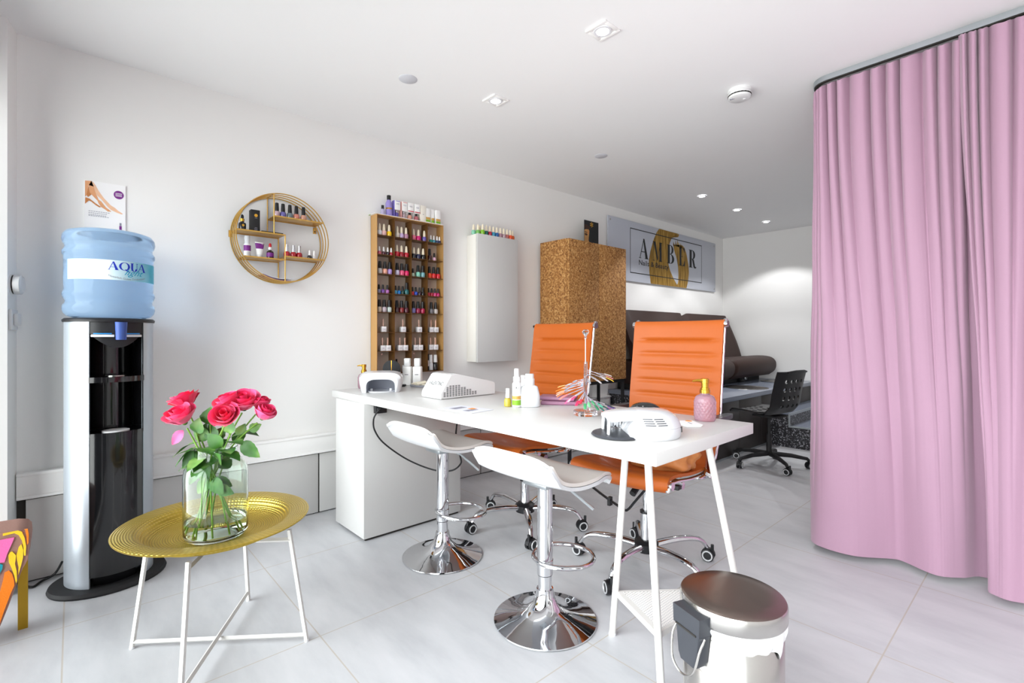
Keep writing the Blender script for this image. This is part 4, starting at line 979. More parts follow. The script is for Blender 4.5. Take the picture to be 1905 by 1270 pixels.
# two pump bottles and tray of pads
for (x, y), lab in (((.195, 1.575), 'grey white square pump bottle nearer the white lamp'), ((.238, 1.622), 'grey white square pump bottle nearer the dust collector')):
    t = thing('pump_bottle', lab, 'bottle', (x, y, DZ), radians(46), 'square pump bottles on the desk')
    mb = MB('label_white'); mb.bb(-.026, .026, -.026, .026, 0, .118, .006); mb.build('bottle_body', t)
    mb = MB('white_plastic'); mb.bb(-.019, .019, -.019, .019, .118, .17, .006); mb.build('cap', t)
    mb = MB('paper'); mb.bb(-.018, .018, -.0268, -.026, .06, .075); mb.m('ink'); mb.bb(-.011, .011, -.0272, -.0267, .066, .069); mb.build('label', t)
t = thing('pad_tray', 'small grey tray of cream cotton pads beside the dust collector', 'tray', (.33, 1.58, DZ), radians(20))
mb = MB('grey_plastic'); mb.rings([loop(.055, .04, 0), loop(.062, .046, .012), loop(.058, .043, .012), loop(.052, .038, .004)]); mb.build('dish', t)
for k, (x, y, z) in enumerate(((-.018, -.005, .008), (.02, .004, .009), (-.016, .004, .019), (.018, -.004, .02))):
    mb = MB('cream_pads'); mb.box((x, y, z+.004), (.058, .036, .008), rotM(.1*(k-1.5), .12*(1-k), .3*k), .003)
    pd = mb.build('cotton_pad', loc=t.location.copy(), rotz=radians(20)); tag(pd, ('cream cotton pad low in the grey tray by the lamp', 'cream cotton pad low in the grey tray by the dust collector', 'cream cotton pad on top in the grey tray by the lamp', 'cream cotton pad on top in the grey tray by the dust collector')[k], 'cotton pad', 'pads in the grey tray')
# dust collector with slotted side
t = thing('dust_collector', 'white wedge-shaped nail dust collector with slotted side on the desk', 'dust collector', (.775, 1.322, DZ), radians(1))
W, Ln = .17, .352
pr = [(.0, .002), (.0, .03), (.06, .118), (.09, .124), (.33, .07), (Ln, .062), (Ln, .002)]
mb = MB('white_plastic'); mb.rings([[(x, y, z) for y, z in pr] for x in (0, W)]); 
bv = [e for e in mb.bm.edges]; rr_ = bmesh.ops.bevel(mb.bm, geom=bv, offset=.004, segments=2, affect='EDGES'); mb.build('housing', t, smooth=40)
mb = MB('black_matt')
cols = [(4, 1), (8, 0), (9, 0), (9, 0), (9, 0), (9, 0), (7, 0), (7, 0), (5, 0), (5, 0), (3, 0), (3, 0)]
for i, (n, z0) in enumerate(cols):
    for k in range(n): mb.bb(W-.0005, W+.0006, .018+i*.0175, .030+i*.0175, .012+k*.0062, .0152+k*.0062)
mb.build('vent_slots', t, smooth=0)
mb = MB('charcoal'); mb.face([(.02, .1, .1232), (W-.02, .1, .1232), (W-.02, .3, .0782), (.02, .3, .0782)]); mb.build('filter_grille', t, smooth=0)
ls = MB('ink'); nrm = Vector((0, -.088, .06)).normalized()*.0008
def onface(a, b): return (a, .03*0+b*.0+.0+ (b*.06), .03+b*.088)
add_faces(ls, fit_faces(text_faces('VALENTINO'), .03, .148, .4, .6), lambda a, b: Vector((a, b*.06, .03+b*.088))+nrm); ls.build('lettering', t, smooth=0)
# printed sheet
t = MB('paper_blue'); t.box((0, 0, .0006), (.2, .13, .0011)); t.m('ink_grey'); t.box((-.045, .0, .0014), (.035, .07, .0006)); t.box((.04, -.01, .0014), (.03, .06, .0006)); t.m('orange_print'); t.box((.015, .025, .0016), (.03, .03, .0006))
t.build('printed_sheet', loc=(1.27, 1.235, DZ), rotz=radians(8), label='pale printed sheet lying at the front edge of the desk', cat='sheet')
# bottle cluster
t = thing('spray_bottle', 'white spray bottle with green fruit label in the middle of the desk', 'bottle', (1.366, 1.44, DZ))
mb = MB('white_plastic'); mb.lathe([(.017, 0), (.0195, .002), (.0195, .1), (.016, .108), (.0125, .112)], seg=24); mb.build('bottle_body', t)
mb = MB('green_label'); mb.lathe([(.0198, .01), (.0198, .032)], seg=24, cap0=False, cap1=False); mb.m('fruit_print'); mb.lathe([(.0198, .035), (.0198, .05)], seg=24, cap0=False, cap1=False); mb.m('ink'); mb.lathe([(.0198, .082), (.0198, .09)], seg=3, a0=-.9, a1=-.75); mb.lathe([(.0198, .08), (.0198, .09)], seg=3, a0=-.55, a1=-.48); mb.build('label', t)
mb = MB('white_plastic'); mb.lathe([(.0155, .112), (.0155, .132), (.011, .134), (.011, .166), (.009, .168)], seg=20); mb.build('spray_cap', t)
t = thing('cuticle_oil', 'small bottle of yellow oil with white cap beside the spray bottle', 'bottle', (1.326, 1.423, DZ))
mb = MB('oil_yellow'); mb.lathe([(.013, 0), (.0165, .002), (.0165, .026), (.012, .036), (.008, .038)], seg=20); mb.build('bottle_body', t)
mb = MB('white_plastic'); mb.lathe([(.0095, .038), (.0085, .078), (.007, .08)], seg=16); mb.build('cap', t)
t = thing('lotion_bottle', 'frosted square bottle with wide white cap behind the spray bottle', 'bottle', (1.395, 1.49, DZ), radians(48))
mb = MB('frosted'); mb.rings([loop(.042, .026, 0), loop(.046, .03, .004), loop(.045, .029, .05), loop(.036, .024, .088), loop(.022, .018, .095)]); mb.build('bottle_body', t, smooth=60)
mb = MB('white_plastic'); mb.lathe([(.022, .093), (.022, .122), (.019, .124), (.019, .142), (.018, .144)], seg=24); mb.build('cap', t)
t = thing('lotion_bottle', 'slim white bottle standing between the spray bottle and frosted bottle', 'bottle', (1.31, 1.535, DZ))
mb = MB('frosted'); mb.lathe([(.02, 0), (.022, .003), (.022, .085), (.014, .095)], seg=20); mb.build('bottle_body', t)
mb = MB('white_plastic'); mb.lathe([(.0125, .095), (.0125, .118), (.014, .12), (.014, .13), (.012, .131)], seg=18); mb.build('cap', t)
# mauve wallets
for k, (x, y, rz, z, l) in enumerate(((1.42, 1.66, .7, 0, 'mauve leather wallet lying under another by the swatch stand'), (1.395, 1.672, .55, .017, 'mauve leather wallet on top by the swatch stand'))):
    mb = MB('mauve_leather'); mb.box((0, 0, .008), (.17, .1, .0155), rotM(.02, 0, 0), .005, 3); mb.build('wallet', loc=(x, y, DZ+z), rotz=rz, label=l, cat='wallet', group='mauve wallets on the desk')
# colour swatch spiral
t = thing('swatch_stand', 'clear spiral stand of nail colour swatches with jewel on its rod', 'swatch stand', (1.704, 1.497, DZ))
mb = MB('clear_acrylic'); mb.lathe([(.045, 0), (.0475, .003), (.0475, .016), (.045, .019), (.008, .02)], seg=40); mb.build('base_disc', t)
mb = MB('clear_acrylic'); mb.lathe([(.008, .018), (.0075, .205), (.006, .21)], seg=16); mb.build('column', t)
mb = MB('cap_silver'); mb.cyl((0, 0, .2), (0, 0, .302), .0022, .0022, 10); mb.build('rod', t)
mb = MB('clear_acrylic'); mb.lathe([(.004, .298), (.006, .303), (.003, .307), (.012, .322), (.014, .327), (.009, .334), (.001, .335)], seg=8); mb.build('jewel', t, smooth=0, label='clear cut jewel knob')
SW = 46
base_cols = ['f2c23a', 'f29a94', 'f0efe9', 'e6e2ea', 'f4f2f2', 'ece8ea', 'f4f2f2', 'e9eef6', 'd6e4f2', 'f6f4f0', '8fc1e6', 'f0f2f6', 'a9d4ee', '6fb3dd', 'c7e3f4', '7fb8e0', 'f3e0c4', 'f0b56a', 'f29a3c', 'ee7a1e', 'f28a4a', 'f4b49c', 'f2a088', 'ee8a74', 'f07a7c', 'f05a8c', 'f6aec0', 'ee3a78', 'ea2c5c', 'd01838', '4aa56a', '6fbf86', '2f8f5c', '1f7a52', '3fa88a', '1f6f6a', '154a4a', '222c34', '2a2f6a', '5a3a9c', '7a4ac0', 'c04ab8', '2f2a7a', '4a2a8a', 'e81c1c', 'e01414']
for k in range(SW):
    f = k/(SW-1)
    # one and a bit turns down the column, starting towards the free end of the desk
    ang = radians(52)+f*radians(385)
    z = .178-.138*f
    c, s = cos(ang), sin(ang); dz = -.03+.012*((k*7) % 5-2)/2
    d = Vector((c, s, dz/.1)).normalized(); w = Vector((-s, c, 0)); p0 = Vector((c*.008, s*.008, z))
    mb = MB('tip_clear')
    hw = .0028
    P_ = [p0-w*.0012, p0+w*.0012, p0+d*.083+w*hw, p0+d*.083-w*hw]
    th_ = Vector((0, 0, .0012))
    mb.rings([[q-th_/2 for q in P_], [q+th_/2 for q in P_]])
    sw_ = mb.build('swatch_stick', t, smooth=0)
    mb = MB(polish(base_cols[k]))
    q0 = p0+d*.081; 
    mb.sheet(lambda u, v: q0+d*(.032*u)+w*((v-.5)*.0115*(1-.75*max(0, u-.6)**2/.16*.5))+Vector((0, 0, .0022*(1-(2*v-1)**2)-.004*u*u)), 4, 4, .0012)
    mb.build('colour_tip', sw_)
# big lamp near the free end
t = thing('nail_lamp', 'large white and black curing lamp at the free end of the desk', 'nail lamp', (2.076, 1.338, DZ), radians(48))
# local x runs from the open mouth (-x) to the rounded back (+x)
SEC = [(.1, .096, 0.), (.105, .101, .006), (.1065, .102, .024), (.1055, .101, .0315), (.104, .0995, .033), (.1055, .101, .0345), (.1, .096, .05), (.088, .085, .068), (.066, .064, .0795), (.035, .036, .0845)]
NB = 48
def half(rx, ry, z, front):
    a0 = math.acos(max(-1, min(1, front/rx)))
    return [(rx*cos(-a0+2*a0*i/NB), -.006+ry*sin(-a0+2*a0*i/NB), z) for i in range(NB+1)]
FRC = [-.07, -.069, -.064, -.062, -.0615, -.061, -.055, -.05, -.045, -.03]
mb = MB('white_gloss'); mb.rings([half(rx, ry, z, f_) for (rx, ry, z), f_ in zip(SEC, FRC)], True); mb.build('shell', t, smooth=40)
# hood running forward over the mouth, with a slim post at its outer corner
def hoodP(u, v):
    x = -.03-.1*u; w = .072-.018*u*u; e = 2*v-1
    return Vector((x-.004*(1-e*e)*u, -.006+w*e, .0835-.010*u*u-.016*abs(e)**3-.004*u**6))
mb = MB('white_gloss'); mb.sheet(hoodP, 14, 16, .014)
mb.rings([[(x, y, z) for x, y, z in loop(.006, .016, 0, 20, 2.4)] for _ in (0,)]*0 or [[(-.126+.004*k+q[0], -.05+q[1], zz) for q in loop(.0042, .012, 0, 20, 2.4)] for k, zz in ((0, .006), (.3, .03), (.6, .062))])
mb.rings([[(-.126+.004*k+q[0], .04+q[1], zz) for q in loop(.0042, .012, 0, 20, 2.4)] for k, zz in ((0, .006), (.3, .03), (.6, .062))])
mb.build('hood', t, smooth=40, label='white hood and posts over the hand opening')
mb = MB('charcoal'); mb.rings([[(-.088+rx*cos(a), -.012+ry*sin(a), z) for a in [2*pi*i/44 for i in range(44)]] for rx, ry, z in ((.078, .082, .0), (.083, .088, .004), (.079, .084, .009), (.05, .06, .012))]); mb.build('hand_rest', t, label='dark grey oval hand rest')
mb = MB('chrome'); mb.sheet(lambda u, v: (-.122+.075*u, .045+.012*sin(pi*u)+.004*sin(40*u), .012+.056*v), 16, 3); mb.sheet(lambda u, v: (-.049+.002*sin(9*u), .05-.1*u, .012+.056*v), 8, 2); mb.build('reflector', t, label='mirrored lining inside the lamp')
mb = MB('black_gloss'); mb.sphere((.012, .045, .07), (.05, .046, .026), 28); mb.build('control_dome', t, label='glossy black dome on top')
def shell_pt(a, z, off=.0008):
    for (r0, q0, z0), (r1, q1, z1) in zip(SEC, SEC[1:]):
        if z <= z1:
            f = (z-z0)/(z1-z0); rx, ry = r0+(r1-r0)*f, q0+(q1-q0)*f; break
    return ((rx+off)*cos(a), -.006+(ry+off)*sin(a), z)
mb = MB('charcoal')
for i in range(2):
    for k in range(4):
        mb.tube([shell_pt(a_, .0635-.0058*k) for a_ in [-1.92+.03*k+.36*i+.30*j/5 for j in range(6)]], .0012, 6)
mb.build('vent_slots', t)
mb = MB('black_plastic'); a_ = -.42; q_ = shell_pt(a_, .026, .0); mb.box(q_, (.005, .011, .016), rotM(0, 0, a_)); mb.build('power_socket', t)
# business cards by the dispenser
for k in range(4):
    mb = MB('paper'); mb.box((0, 0, .0009), (.087, .054, .0017)); mb.m('orange_print') if k == 3 else None
    if k == 3: mb.lathe([(.012, .0018), (.012, .0021)], (-.03, .01, 0), 16); mb.m('ink_grey'); mb.box((.012, -.004, .002), (.03, .004, .0004))
    mb.build('business_card', loc=(2.078+.001*k, 1.6+.002*k, DZ+.0018*k), rotz=radians(-38), label='business card with an orange mark, '+('lowest', 'second lowest', 'second', 'topmost')[k]+' of the stack by the dispenser' if k == 3 else 'plain edge business card, '+('lowest', 'second lowest', 'second from top')[k]+' in the stack by the dispenser', cat='card', group='stack of business cards')

# ================================================================== BAR STOOLS
def stool(label, loc, rz, fa):
    t = thing('bar_stool', label, 'bar stool', loc, rz, 'white bar stools before the desk')
    mb = MB('chrome')
    mb.lathe([(.185, 0), (.19, .003), (.189, .007), (.16, .013), (.11, .026), (.07, .045), (.045, .07), (.034, .1), (.031, .118)], seg=64); mb.build('base_plate', t, smooth=60)
    mb = MB('chrome'); mb.cyl((0, 0, .115), (0, 0, .17), .025, .025, 32); mb.build('lower_tube', t)
    mb = MB('gap_dark'); mb.cyl((0, 0, .168), (0, 0, .172), .0275, .0275, 32); mb.build('seal_ring', t)
    mb = MB('chrome'); mb.cyl((0, 0, .171), (0, 0, .5), .029, .029, 32); mb.build('column', t)
    fc, fs = cos(fa), sin(fa)
    def fr(a, b, z): return (fc*a-fs*b, fs*a+fc*b, z)
    mb = MB('chrome'); mb.tube([fr(.088+.118*cos(q_), .112*sin(q_)*(1 if cos(q_) > -.2 else .95), .214-.006*cos(q_)) for q_ in [2*pi*k_/40 for k_ in range(40)]], .0085, 12, True)
    mb.cyl(fr(0, .02, .215), fr(-.02, .035, .215), .0085)
    for z_ in (.214,): mb.lathe([(.0295, z_-.012), (.0315, z_-.01), (.0315, z_+.01), (.0295, z_+.012)], seg=28)
    t_ = mb.build('footrest', t)
    pts = [(-.19, .655), (-.183, .655), (-.172, .63), (-.15, .59), (-.115, .566), (-.06, .552), (.0, .547), (.06, .55), (.105, .556), (.14, .55), (.165, .535), (.18, .515)]
    pr_ = smoothpts([(0, a, b) for a, b in pts[1:]], 3)
    def prof(v):
        k = v*(len(pr_)-1); i = min(int(k), len(pr_)-2); return pr_[i].lerp(pr_[i+1], k-i)
    def seat(u, v, off=0.):
        p = prof(v); e = abs(2*u-1); w = .2*(1-.1*max(0, v-.6)/.4-.06*max(0, .2-v)/.2)
        corner = max(0, 1-v/.12)*.02*e**4+max(0, (v-.88)/.12)*.03*e**4
        return Vector(((2*u-1)*w, p.y-(corner if v > .5 else 0), p.z-(corner if v < .5 else 0)*1.5+.008*e**3))
    mb = MB('white_shell'); mb.sheet(lambda u, v: seat(u, v)-Vector((0, 0, .014 if v > .2 else .006))+Vector((0, -.012*max(0, 1-v/.3), 0)), 16, 30, .012); mb.build('seat_shell', t, smooth=60)
    mb = MB('seat_leather_white'); mb.sheet(lambda u, v: seat(.5+(u-.5)*.985, .01+v*.98)+Vector((0, 0, .0)), 16, 30, .012); mb.build('seat_pad', t, smooth=60)
    mb = MB('aluminium'); mb.bb(-.06, .06, -.06, .06, .5, .53, .01); mb.build('swivel_plate', t)
    mb = MB('aluminium'); mb.tube([(.03, .02, .508), (.07, .055, .487), (.135, .115, .415)], [.004, .005, .0065], 8); mb.build('lever', t)
    return t
stool('white bar stool with chrome base standing nearer the desk cabinet', (.977, 1.315, 0), radians(1), radians(48))
stool('white bar stool with chrome base standing nearer the trestle', (1.672, 1.302, 0), radians(2), radians(80))

# ================================================================== ORANGE OFFICE CHAIRS
def office_chair(label, loc, rz, a0):
    t = thing('office_chair', label, 'office chair', loc, rz, 'orange office chairs behind the desk')
    # local -y is the way the sitter faces
    sp_ = smoothpts([(0, -.235, .452), (0, -.25, .468), (0, -.235, .488), (0, -.17, .488), (0, -.05, .473), (0, .07, .468), (0, .15, .48), (0, .2, .515), (0, .225, .575)], 5)
    bp_ = smoothpts([(0, .225, .575), (0, .24, .64), (0, .25, .75), (0, .268, .88), (0, .288, 1.02), (0, .3, 1.105), (0, .318, 1.128), (0, .325, 1.11)], 6)
    hw = .232
    def along(P, v):
        k = v*(len(P)-1); i = min(int(k), len(P)-2); return P[i].lerp(P[i+1], k-i)
    def seatf(u, v):
        p = along(sp_, v); e = 1-(2*u-1)**2; rib = .004*abs(sin(v*pi*6))**.5*min(1, (1-abs(2*u-1))*9)
        return Vector(((2*u-1)*hw, p.y, p.z-.016*e+rib*(1 if v > .15 else 0)))
    RB = 9
    def backf(u, v):
        p = along(bp_, v); e = 1-(2*u-1)**2
        vv = v*RB/.86; groove = abs(sin(vv*pi)) if v < .82 else 1.
        zz = (1.03-p.z)/.068; gz = abs(zz-round(zz))*2; rib = .011*max(0, 1-gz*2.2)**1.5*min(1, max(0, (1-abs(2*u-1))*6-.6)) if -.3 < zz < 6.4 else 0
        w = hw*(1.0-.0*v)
        return Vector(((2*u-1)*w, p.y+.018*e+rib, p.z-.012*e*max(0, (v-.8)/.2)))
    mb = MB('orange_leather'); mb.sheet(seatf, 18, 60, .012); mb.build('seat', t, smooth=70)
    mb = MB('orange_leather'); mb.sheet(backf, 18, 130, .012); mb.build('backrest', t, smooth=70)
    for s in (-1, 1):
        mb = MB('chrome'); mb.tube([Vector((s*(hw-.003), p.y+(.016 if p.z > .56 else .0), p.z-(0 if p.z > .56 else .016))) for p in sp_[4:]+bp_[1:-4]], .0075, 10, flat=1.3); mb.build('side_rail', t)
        mb = MB('chrome'); mb.cyl((s*hw, .318, 1.108), (s*(hw+.014), .318, 1.108), .016, .016, 20); mb.build('end_cap', t); mb = MB('chrome'); mb.cyl((s*hw, -.237, .47), (s*(hw+.012), -.237, .47), .016, .016, 20); mb.build('end_cap', t)
        # arm: cast bracket up from the seat rail to a pad
        mb = MB('chrome'); mb.tube(smoothpts([(s*(hw+.014), .06, .45), (s*(hw+.022), .075, .475), (s*(hw+.022), .08, .56), (s*(hw+.03), .1, .655)], 5), [.034, .033, .032, .03, .028, .026, .024, .022, .02, .019, .018, .017, .016, .015, .014, .013], 10, flat=.35)
        mb.tube([(s*(hw+.012), .0, .45), (s*(hw+.012), .06, .447), (s*(hw+.012), .15, .468)], [.008, .016, .008], 8, flat=.7); mb.tube(smoothpts([(s*(hw+.03), .1, .65), (s*(hw+.03), .06, .668), (s*(hw+.03), .04, .674)], 5), .009, 8)
        mb.tube(smoothpts([(s*(hw+.03), .1, .65), (s*(hw+.03), .17, .668), (s*(hw+.03), .25, .668), (s*(hw+.012), .29, .665)], 5), .009, 8); mb.build('arm_bracket', t)
        mb = MB('charcoal'); mb.rings([[(s*(hw+.03)+x, y+.165, z) for x, y, z in loop(.024, .14, zz, 28, 3)] for zz in (.676, .68, .69, .694)]); ob = mb.build('arm_pad', t); 
    mb = MB('chrome'); mb.cyl((-hw, .205, .5), (hw, .205, .5), .011); mb.cyl((-hw, -.12, .456), (hw, -.12, .456), .011); mb.build('cross_bar', t)
    mb = MB('black_plastic'); mb.bb(-.085, .085, -.12, .1, .395, .445, .012); mb.bb(-.2, .2, -.1, -.065, .412, .432, .003); mb.cyl((-.155, -.03, .415), (.155, -.03, .415), .014); mb.tube([(0, -.05, .4), (0, -.12, .36)], .015); mb.build('tilt_mechanism', t)
    mb = MB('chrome'); mb.cyl((-.19, -.03, .415), (-.155, -.03, .415), .0155); mb.cyl((.155, -.03, .415), (.19, -.03, .415), .0155); mb.build('tension_knob', t)
    mb = MB('black_plastic'); mb.tube(smoothpts([(-.08, .0, .4), (-.2, -.04, .395), (-.28, -.07, .39)], 5), [.006]*7+[.008, .011, .011, .007], 8, flat=.6); mb.build('lever', t)
    mb = MB('chrome'); mb.cyl((0, 0, .1), (0, 0, .25), .026, .026, 24); mb.cyl((0, 0, .25), (0, 0, .4), .015, .015, 20); mb.m('black_plastic'); mb.cyl((0, 0, .248), (0, 0, .258), .028); mb.build('gas_lift', t)
    mb = MB('black_plastic'); mb.lathe([(.03, .07), (.052, .08), (.055, .115), (.04, .128), (.028, .13)], seg=28); mb.build('hub', t)
    for k in range(5):
        a = radians(a0)+2*pi*k/5; c, s = cos(a), sin(a)
        mb = MB('chrome'); mb.tube(smoothpts([(.03*c, .03*s, .1), (.12*c, .12*s, .112), (.21*c, .21*s, .114), (.275*c, .275*s, .1), (.31*c, .31*s, .06)], 5), [.021, .021, .02, .02, .02, .019, .019, .018, .018, .018, .017, .017, .016, .016, .015, .014, .014, .013, .012, .012, .012], 12, flat=.75); mb.build('base_leg', t)
        caster(t, (.315*c, .315*s, .0285), a+(.5, -.4, .9, .3, -.8)[k], .028)
    return t
office_chair('orange ribbed office chair beside the cork cabinet', (.965, 1.87, 0), radians(0), 34)
office_chair('orange ribbed office chair with a tan bag on its seat', (1.692, 1.94, 0), radians(4), 128)
c2 = [o for o in bpy.data.objects if o.get('label', '').startswith('orange ribbed office chair with a tan')][0]
mb = MB('black_plastic'); mb.tube(smoothpts([(.05, -.07, .395), (-.02, -.06, .31), (-.06, -.055, .262), (-.09, -.05, .255), (-.25, .03, .262), (-.36, .08, .275), (-.42, .1, .27)], 6), .008, 8, flat=.7); mb.bb(-.2, -.185, -.012, .012, .235, .275); mb.build('foot_bar', c2)
def bagf(u, v):
    a = 2*pi*u; b = pi*(v-.5); r_ = 1+.09*sin(5*a+3*b)+.05*sin(11*a)*cos(4*b)+.05*sin(9*b+a)
    return Vector((.15*cos(a)*cos(b)**.6*r_, .085*sin(a)*cos(b)**.6*r_, .085*sin(b)*r_))
bg = MB('tan_bag'); bg.sheet(bagf, 44, 22); bag = bg.build('leather_bag', loc=(1.79, 1.9, .545), rotz=radians(6), smooth=80, label='crumpled tan leather bag on the seat of the orange chair', cat='bag')

# ================================================================== PEDAL BIN
t = thing('pedal_bin', 'round brushed steel pedal bin with white bag at the desk end', 'bin', (2.373, 1.282, 0), radians(0))
rb = .121
mb = MB('steel'); mb.lathe([(rb, .02), (rb, .33), (rb-.003, .332)], seg=64, cap0=False, cap1=False); mb.build('body', t, smooth=60)
mb = MB('black_plastic'); mb.lathe([(rb-.004, 0), (rb+.001, .004), (rb+.001, .02), (rb-.01, .022)], seg=48); mb.build('base_ring', t)
mb = MB('steel'); mb.lathe([(.127, .336), (.129, .34), (.129, .372), (.1265, .377)], seg=64, cap0=False, cap1=False); mb.m('lid_brushed'); mb.lathe([(.1265, .377), (.12, .3805), (.08, .3815), (.04, .383), (.01, .383)], seg=64, cap0=False); mb.build('lid', t, smooth=50, label='brushed steel lid')
mb = MB('bag_film')
def bagskirt(u, v):
    a = radians(-95)+radians(110)*u
    dep = .052*max(.02, sin(pi*min(1, u*1.01)))**.7*(1+.18*sin(7*u+1))+.03*math.exp(-((u-.8)/.045)**2)
    rr2 = rb+.0025+.0045*sin(v*pi)+.003*sin(40*u+3*v)*v
    return Vector((rr2*cos(a), rr2*sin(a), .338-dep*v))
mb.sheet(bagskirt, 60, 6); mb.build('bin_bag', t, smooth=70, label='white plastic bag folded over the rim')
ha = radians(251); hc, hs = cos(ha), sin(ha); HM = rotM(0, 0, ha)
mb = MB('charcoal'); mb.rings([[HM @ Vector((x, y, z)) for x, y in ((rb-.004, -w), (rb+.024, -w), (rb+.03, -w+.004), (rb+.03, w-.004), (rb+.024, w), (rb-.004, w))] for z, w in ((.235, .026), (.25, .034), (.318, .042))]); mb.rings([[HM @ Vector((x, y, z)) for x, y in ((rb-.006, -w), (rb+.034, -w), (rb+.034, w), (rb-.006, w))] for z, w in ((.32, .044), (.365, .046))]); mb.build('hinge_block', t, label='black plastic hinge block')
mb = MB('steel'); mb.tube([HM @ Vector(p) for p in smoothpts([(rb+.016, -.044, .315), (rb+.034, -.046, .29), (rb+.045, -.035, .235), (rb+.047, 0, .215), (rb+.045, .035, .235), (rb+.034, .046, .29), (rb+.016, .044, .315)], 6)], .0028, 8); mb.build('carry_handle', t)
mb = MB('gap_dark'); mb.box(HM @ Vector((rb+.0345, 0, .321)), (.003, .07, .004), HM); mb.build('hinge_slot', t)

# ================================================================== TRAY TABLE
tt = thing('tray_table', 'low tray table with round hammered brass tray on white crossed legs', 'tray table', (1.043, .364, 0))
T0 = Vector((1.043, .364, 0))
mb = MB('hammered_brass'); mb.lathe([(.002, .392), (.12, .392), (.185, .396), (.205, .406), (.218, .425), (.228, .431), (.282, .4345), (.2855, .433), (.284, .4295), (.226, .4255), (.21, .416), (.2, .392), (.18, .388), (.002, .387)], seg=96); tr2 = mb.build('tray', tt, smooth=40, label='hammered brass tray')
feet = [Vector((.863, .147, 0)), Vector((1.28, .225, 0)), Vector((1.214, .599, 0)), Vector((.796, .518, 0))]
topz = .386
for p in feet:
    q = T0+(p-T0)*.8; q.z = topz
    mb = MB('white_metal'); mb.tube([p-T0, p.lerp(q, .5)-T0, q-T0], .0078, 4); mb.m('white_plastic'); mb.cyl(p-T0, p.lerp(q, .02)-T0, .008); mb.build('leg', tt, smooth=20)
for a, b in ((0, 2), (1, 3)):
    for zf, nm in ((.075, 'lower_crossbar'), (.93, 'upper_crossbar')):
        qa, qb = [(feet[k].lerp(Vector(((T0+(feet[k]-T0)*.8).x, (T0+(feet[k]-T0)*.8).y, topz)), zf)) for k in (a, b)]
        dz = Vector((0, 0, .007 if a else -.007))
        mb = MB('white_metal'); mb.tube([qa-T0+dz, qb-T0+dz], .0075, 4); mb.build(nm, tt, smooth=20)

# ================================================================== VASE WITH ROSES
VX, VY, VZ = 1.085, .352, .3935
vs = thing('glass_vase', 'clear glass bottle-shaped vase with a little water on the brass tray', 'vase', (VX, VY, VZ))
mb = MB('clear_glass')
mb.lathe([(.002, 0), (.09, 0), (.1, .004), (.1055, .016), (.1065, .05), (.1065, .2), (.102, .226), (.09, .244), (.076, .253), (.071, .262), (.0705, .285), (.0715, .29), (.069, .291), (.068, .285), (.0685, .262), (.0735, .25), (.0875, .2405), (.0993, .224), (.1038, .2), (.1038, .05), (.1028, .02), (.097, .011), (.088, .009), (.002, .009)], seg=64, M=Matrix.Diagonal((.88, .88, 1, 1))); mb.build('glass_body', vs, smooth=60)
mb = MB('water'); mb.lathe([(.002, .0094), (.088, .0094), (.0965, .0114), (.1024, .0205), (.1034, .05), (.1034, .058), (.002, .058)], seg=64, M=Matrix.Diagonal((.879, .879, 1, 1))); mb.build('water', vs, smooth=40, label='shallow clear water')
def leaf(mb, base, d, up, L_, W_, bend=.3):
    d = Vector(d).normalized(); up = Vector(up); sd_ = d.cross(up).normalized(); n = sd_.cross(d)
    def f(u, v):
        w = W_*(sin(pi*min(1, u**.8))**.9)*(1+.05*sin(30*u)); s = 2*v-1
        return Vector(base)+d*(L_*u)+sd_*(w*s)+n*(-bend*L_*u*u+.18*w*abs(s)+.02*L_*sin(7*u+s))
    mb.sheet(f, 10, 6)
def bloom(mb, c, ax, R, seed, openness=1.):
    rnd = random.Random(seed); ax = Vector(ax).normalized(); q = ax.to_track_quat('Z', 'Y').to_matrix().to_4x4(); M = Matrix.Translation(c) @ q
    for layer, (n, rs, hh, op) in enumerate(((3, .3, 1.0, .12), (4, .55, 1.02, .25), (5, .8, .95, .5), (5, .95, .8, .85))):
        mb.m('rose_light' if layer >= 2 and rnd.random() < .6 else 'rose_pink')
        off = rnd.random()*6
        for k in range(n):
            a0 = off+2*pi*k/n+rnd.uniform(-.15, .15); span = 1.25*2*pi/n*.62; tw = rnd.uniform(.9, 1.1)
            def f(u, v):
                a = a0+span*(2*u-1); e = abs(2*u-1)
                r = R*rs*(.35+.65*min(1, v*1.6)**.6)*(1+op*openness*.55*max(0, v-.45)**1.3*1.6)
                z = R*1.35*hh*tw*(v*(1-.18*e*e)-.12*op*openness*max(0, v-.7)*2)-.35*R
                return M @ Vector((r*cos(a), r*sin(a), z+.02*R*sin(9*u+layer)))
            mb.sheet(f, 8, 8)
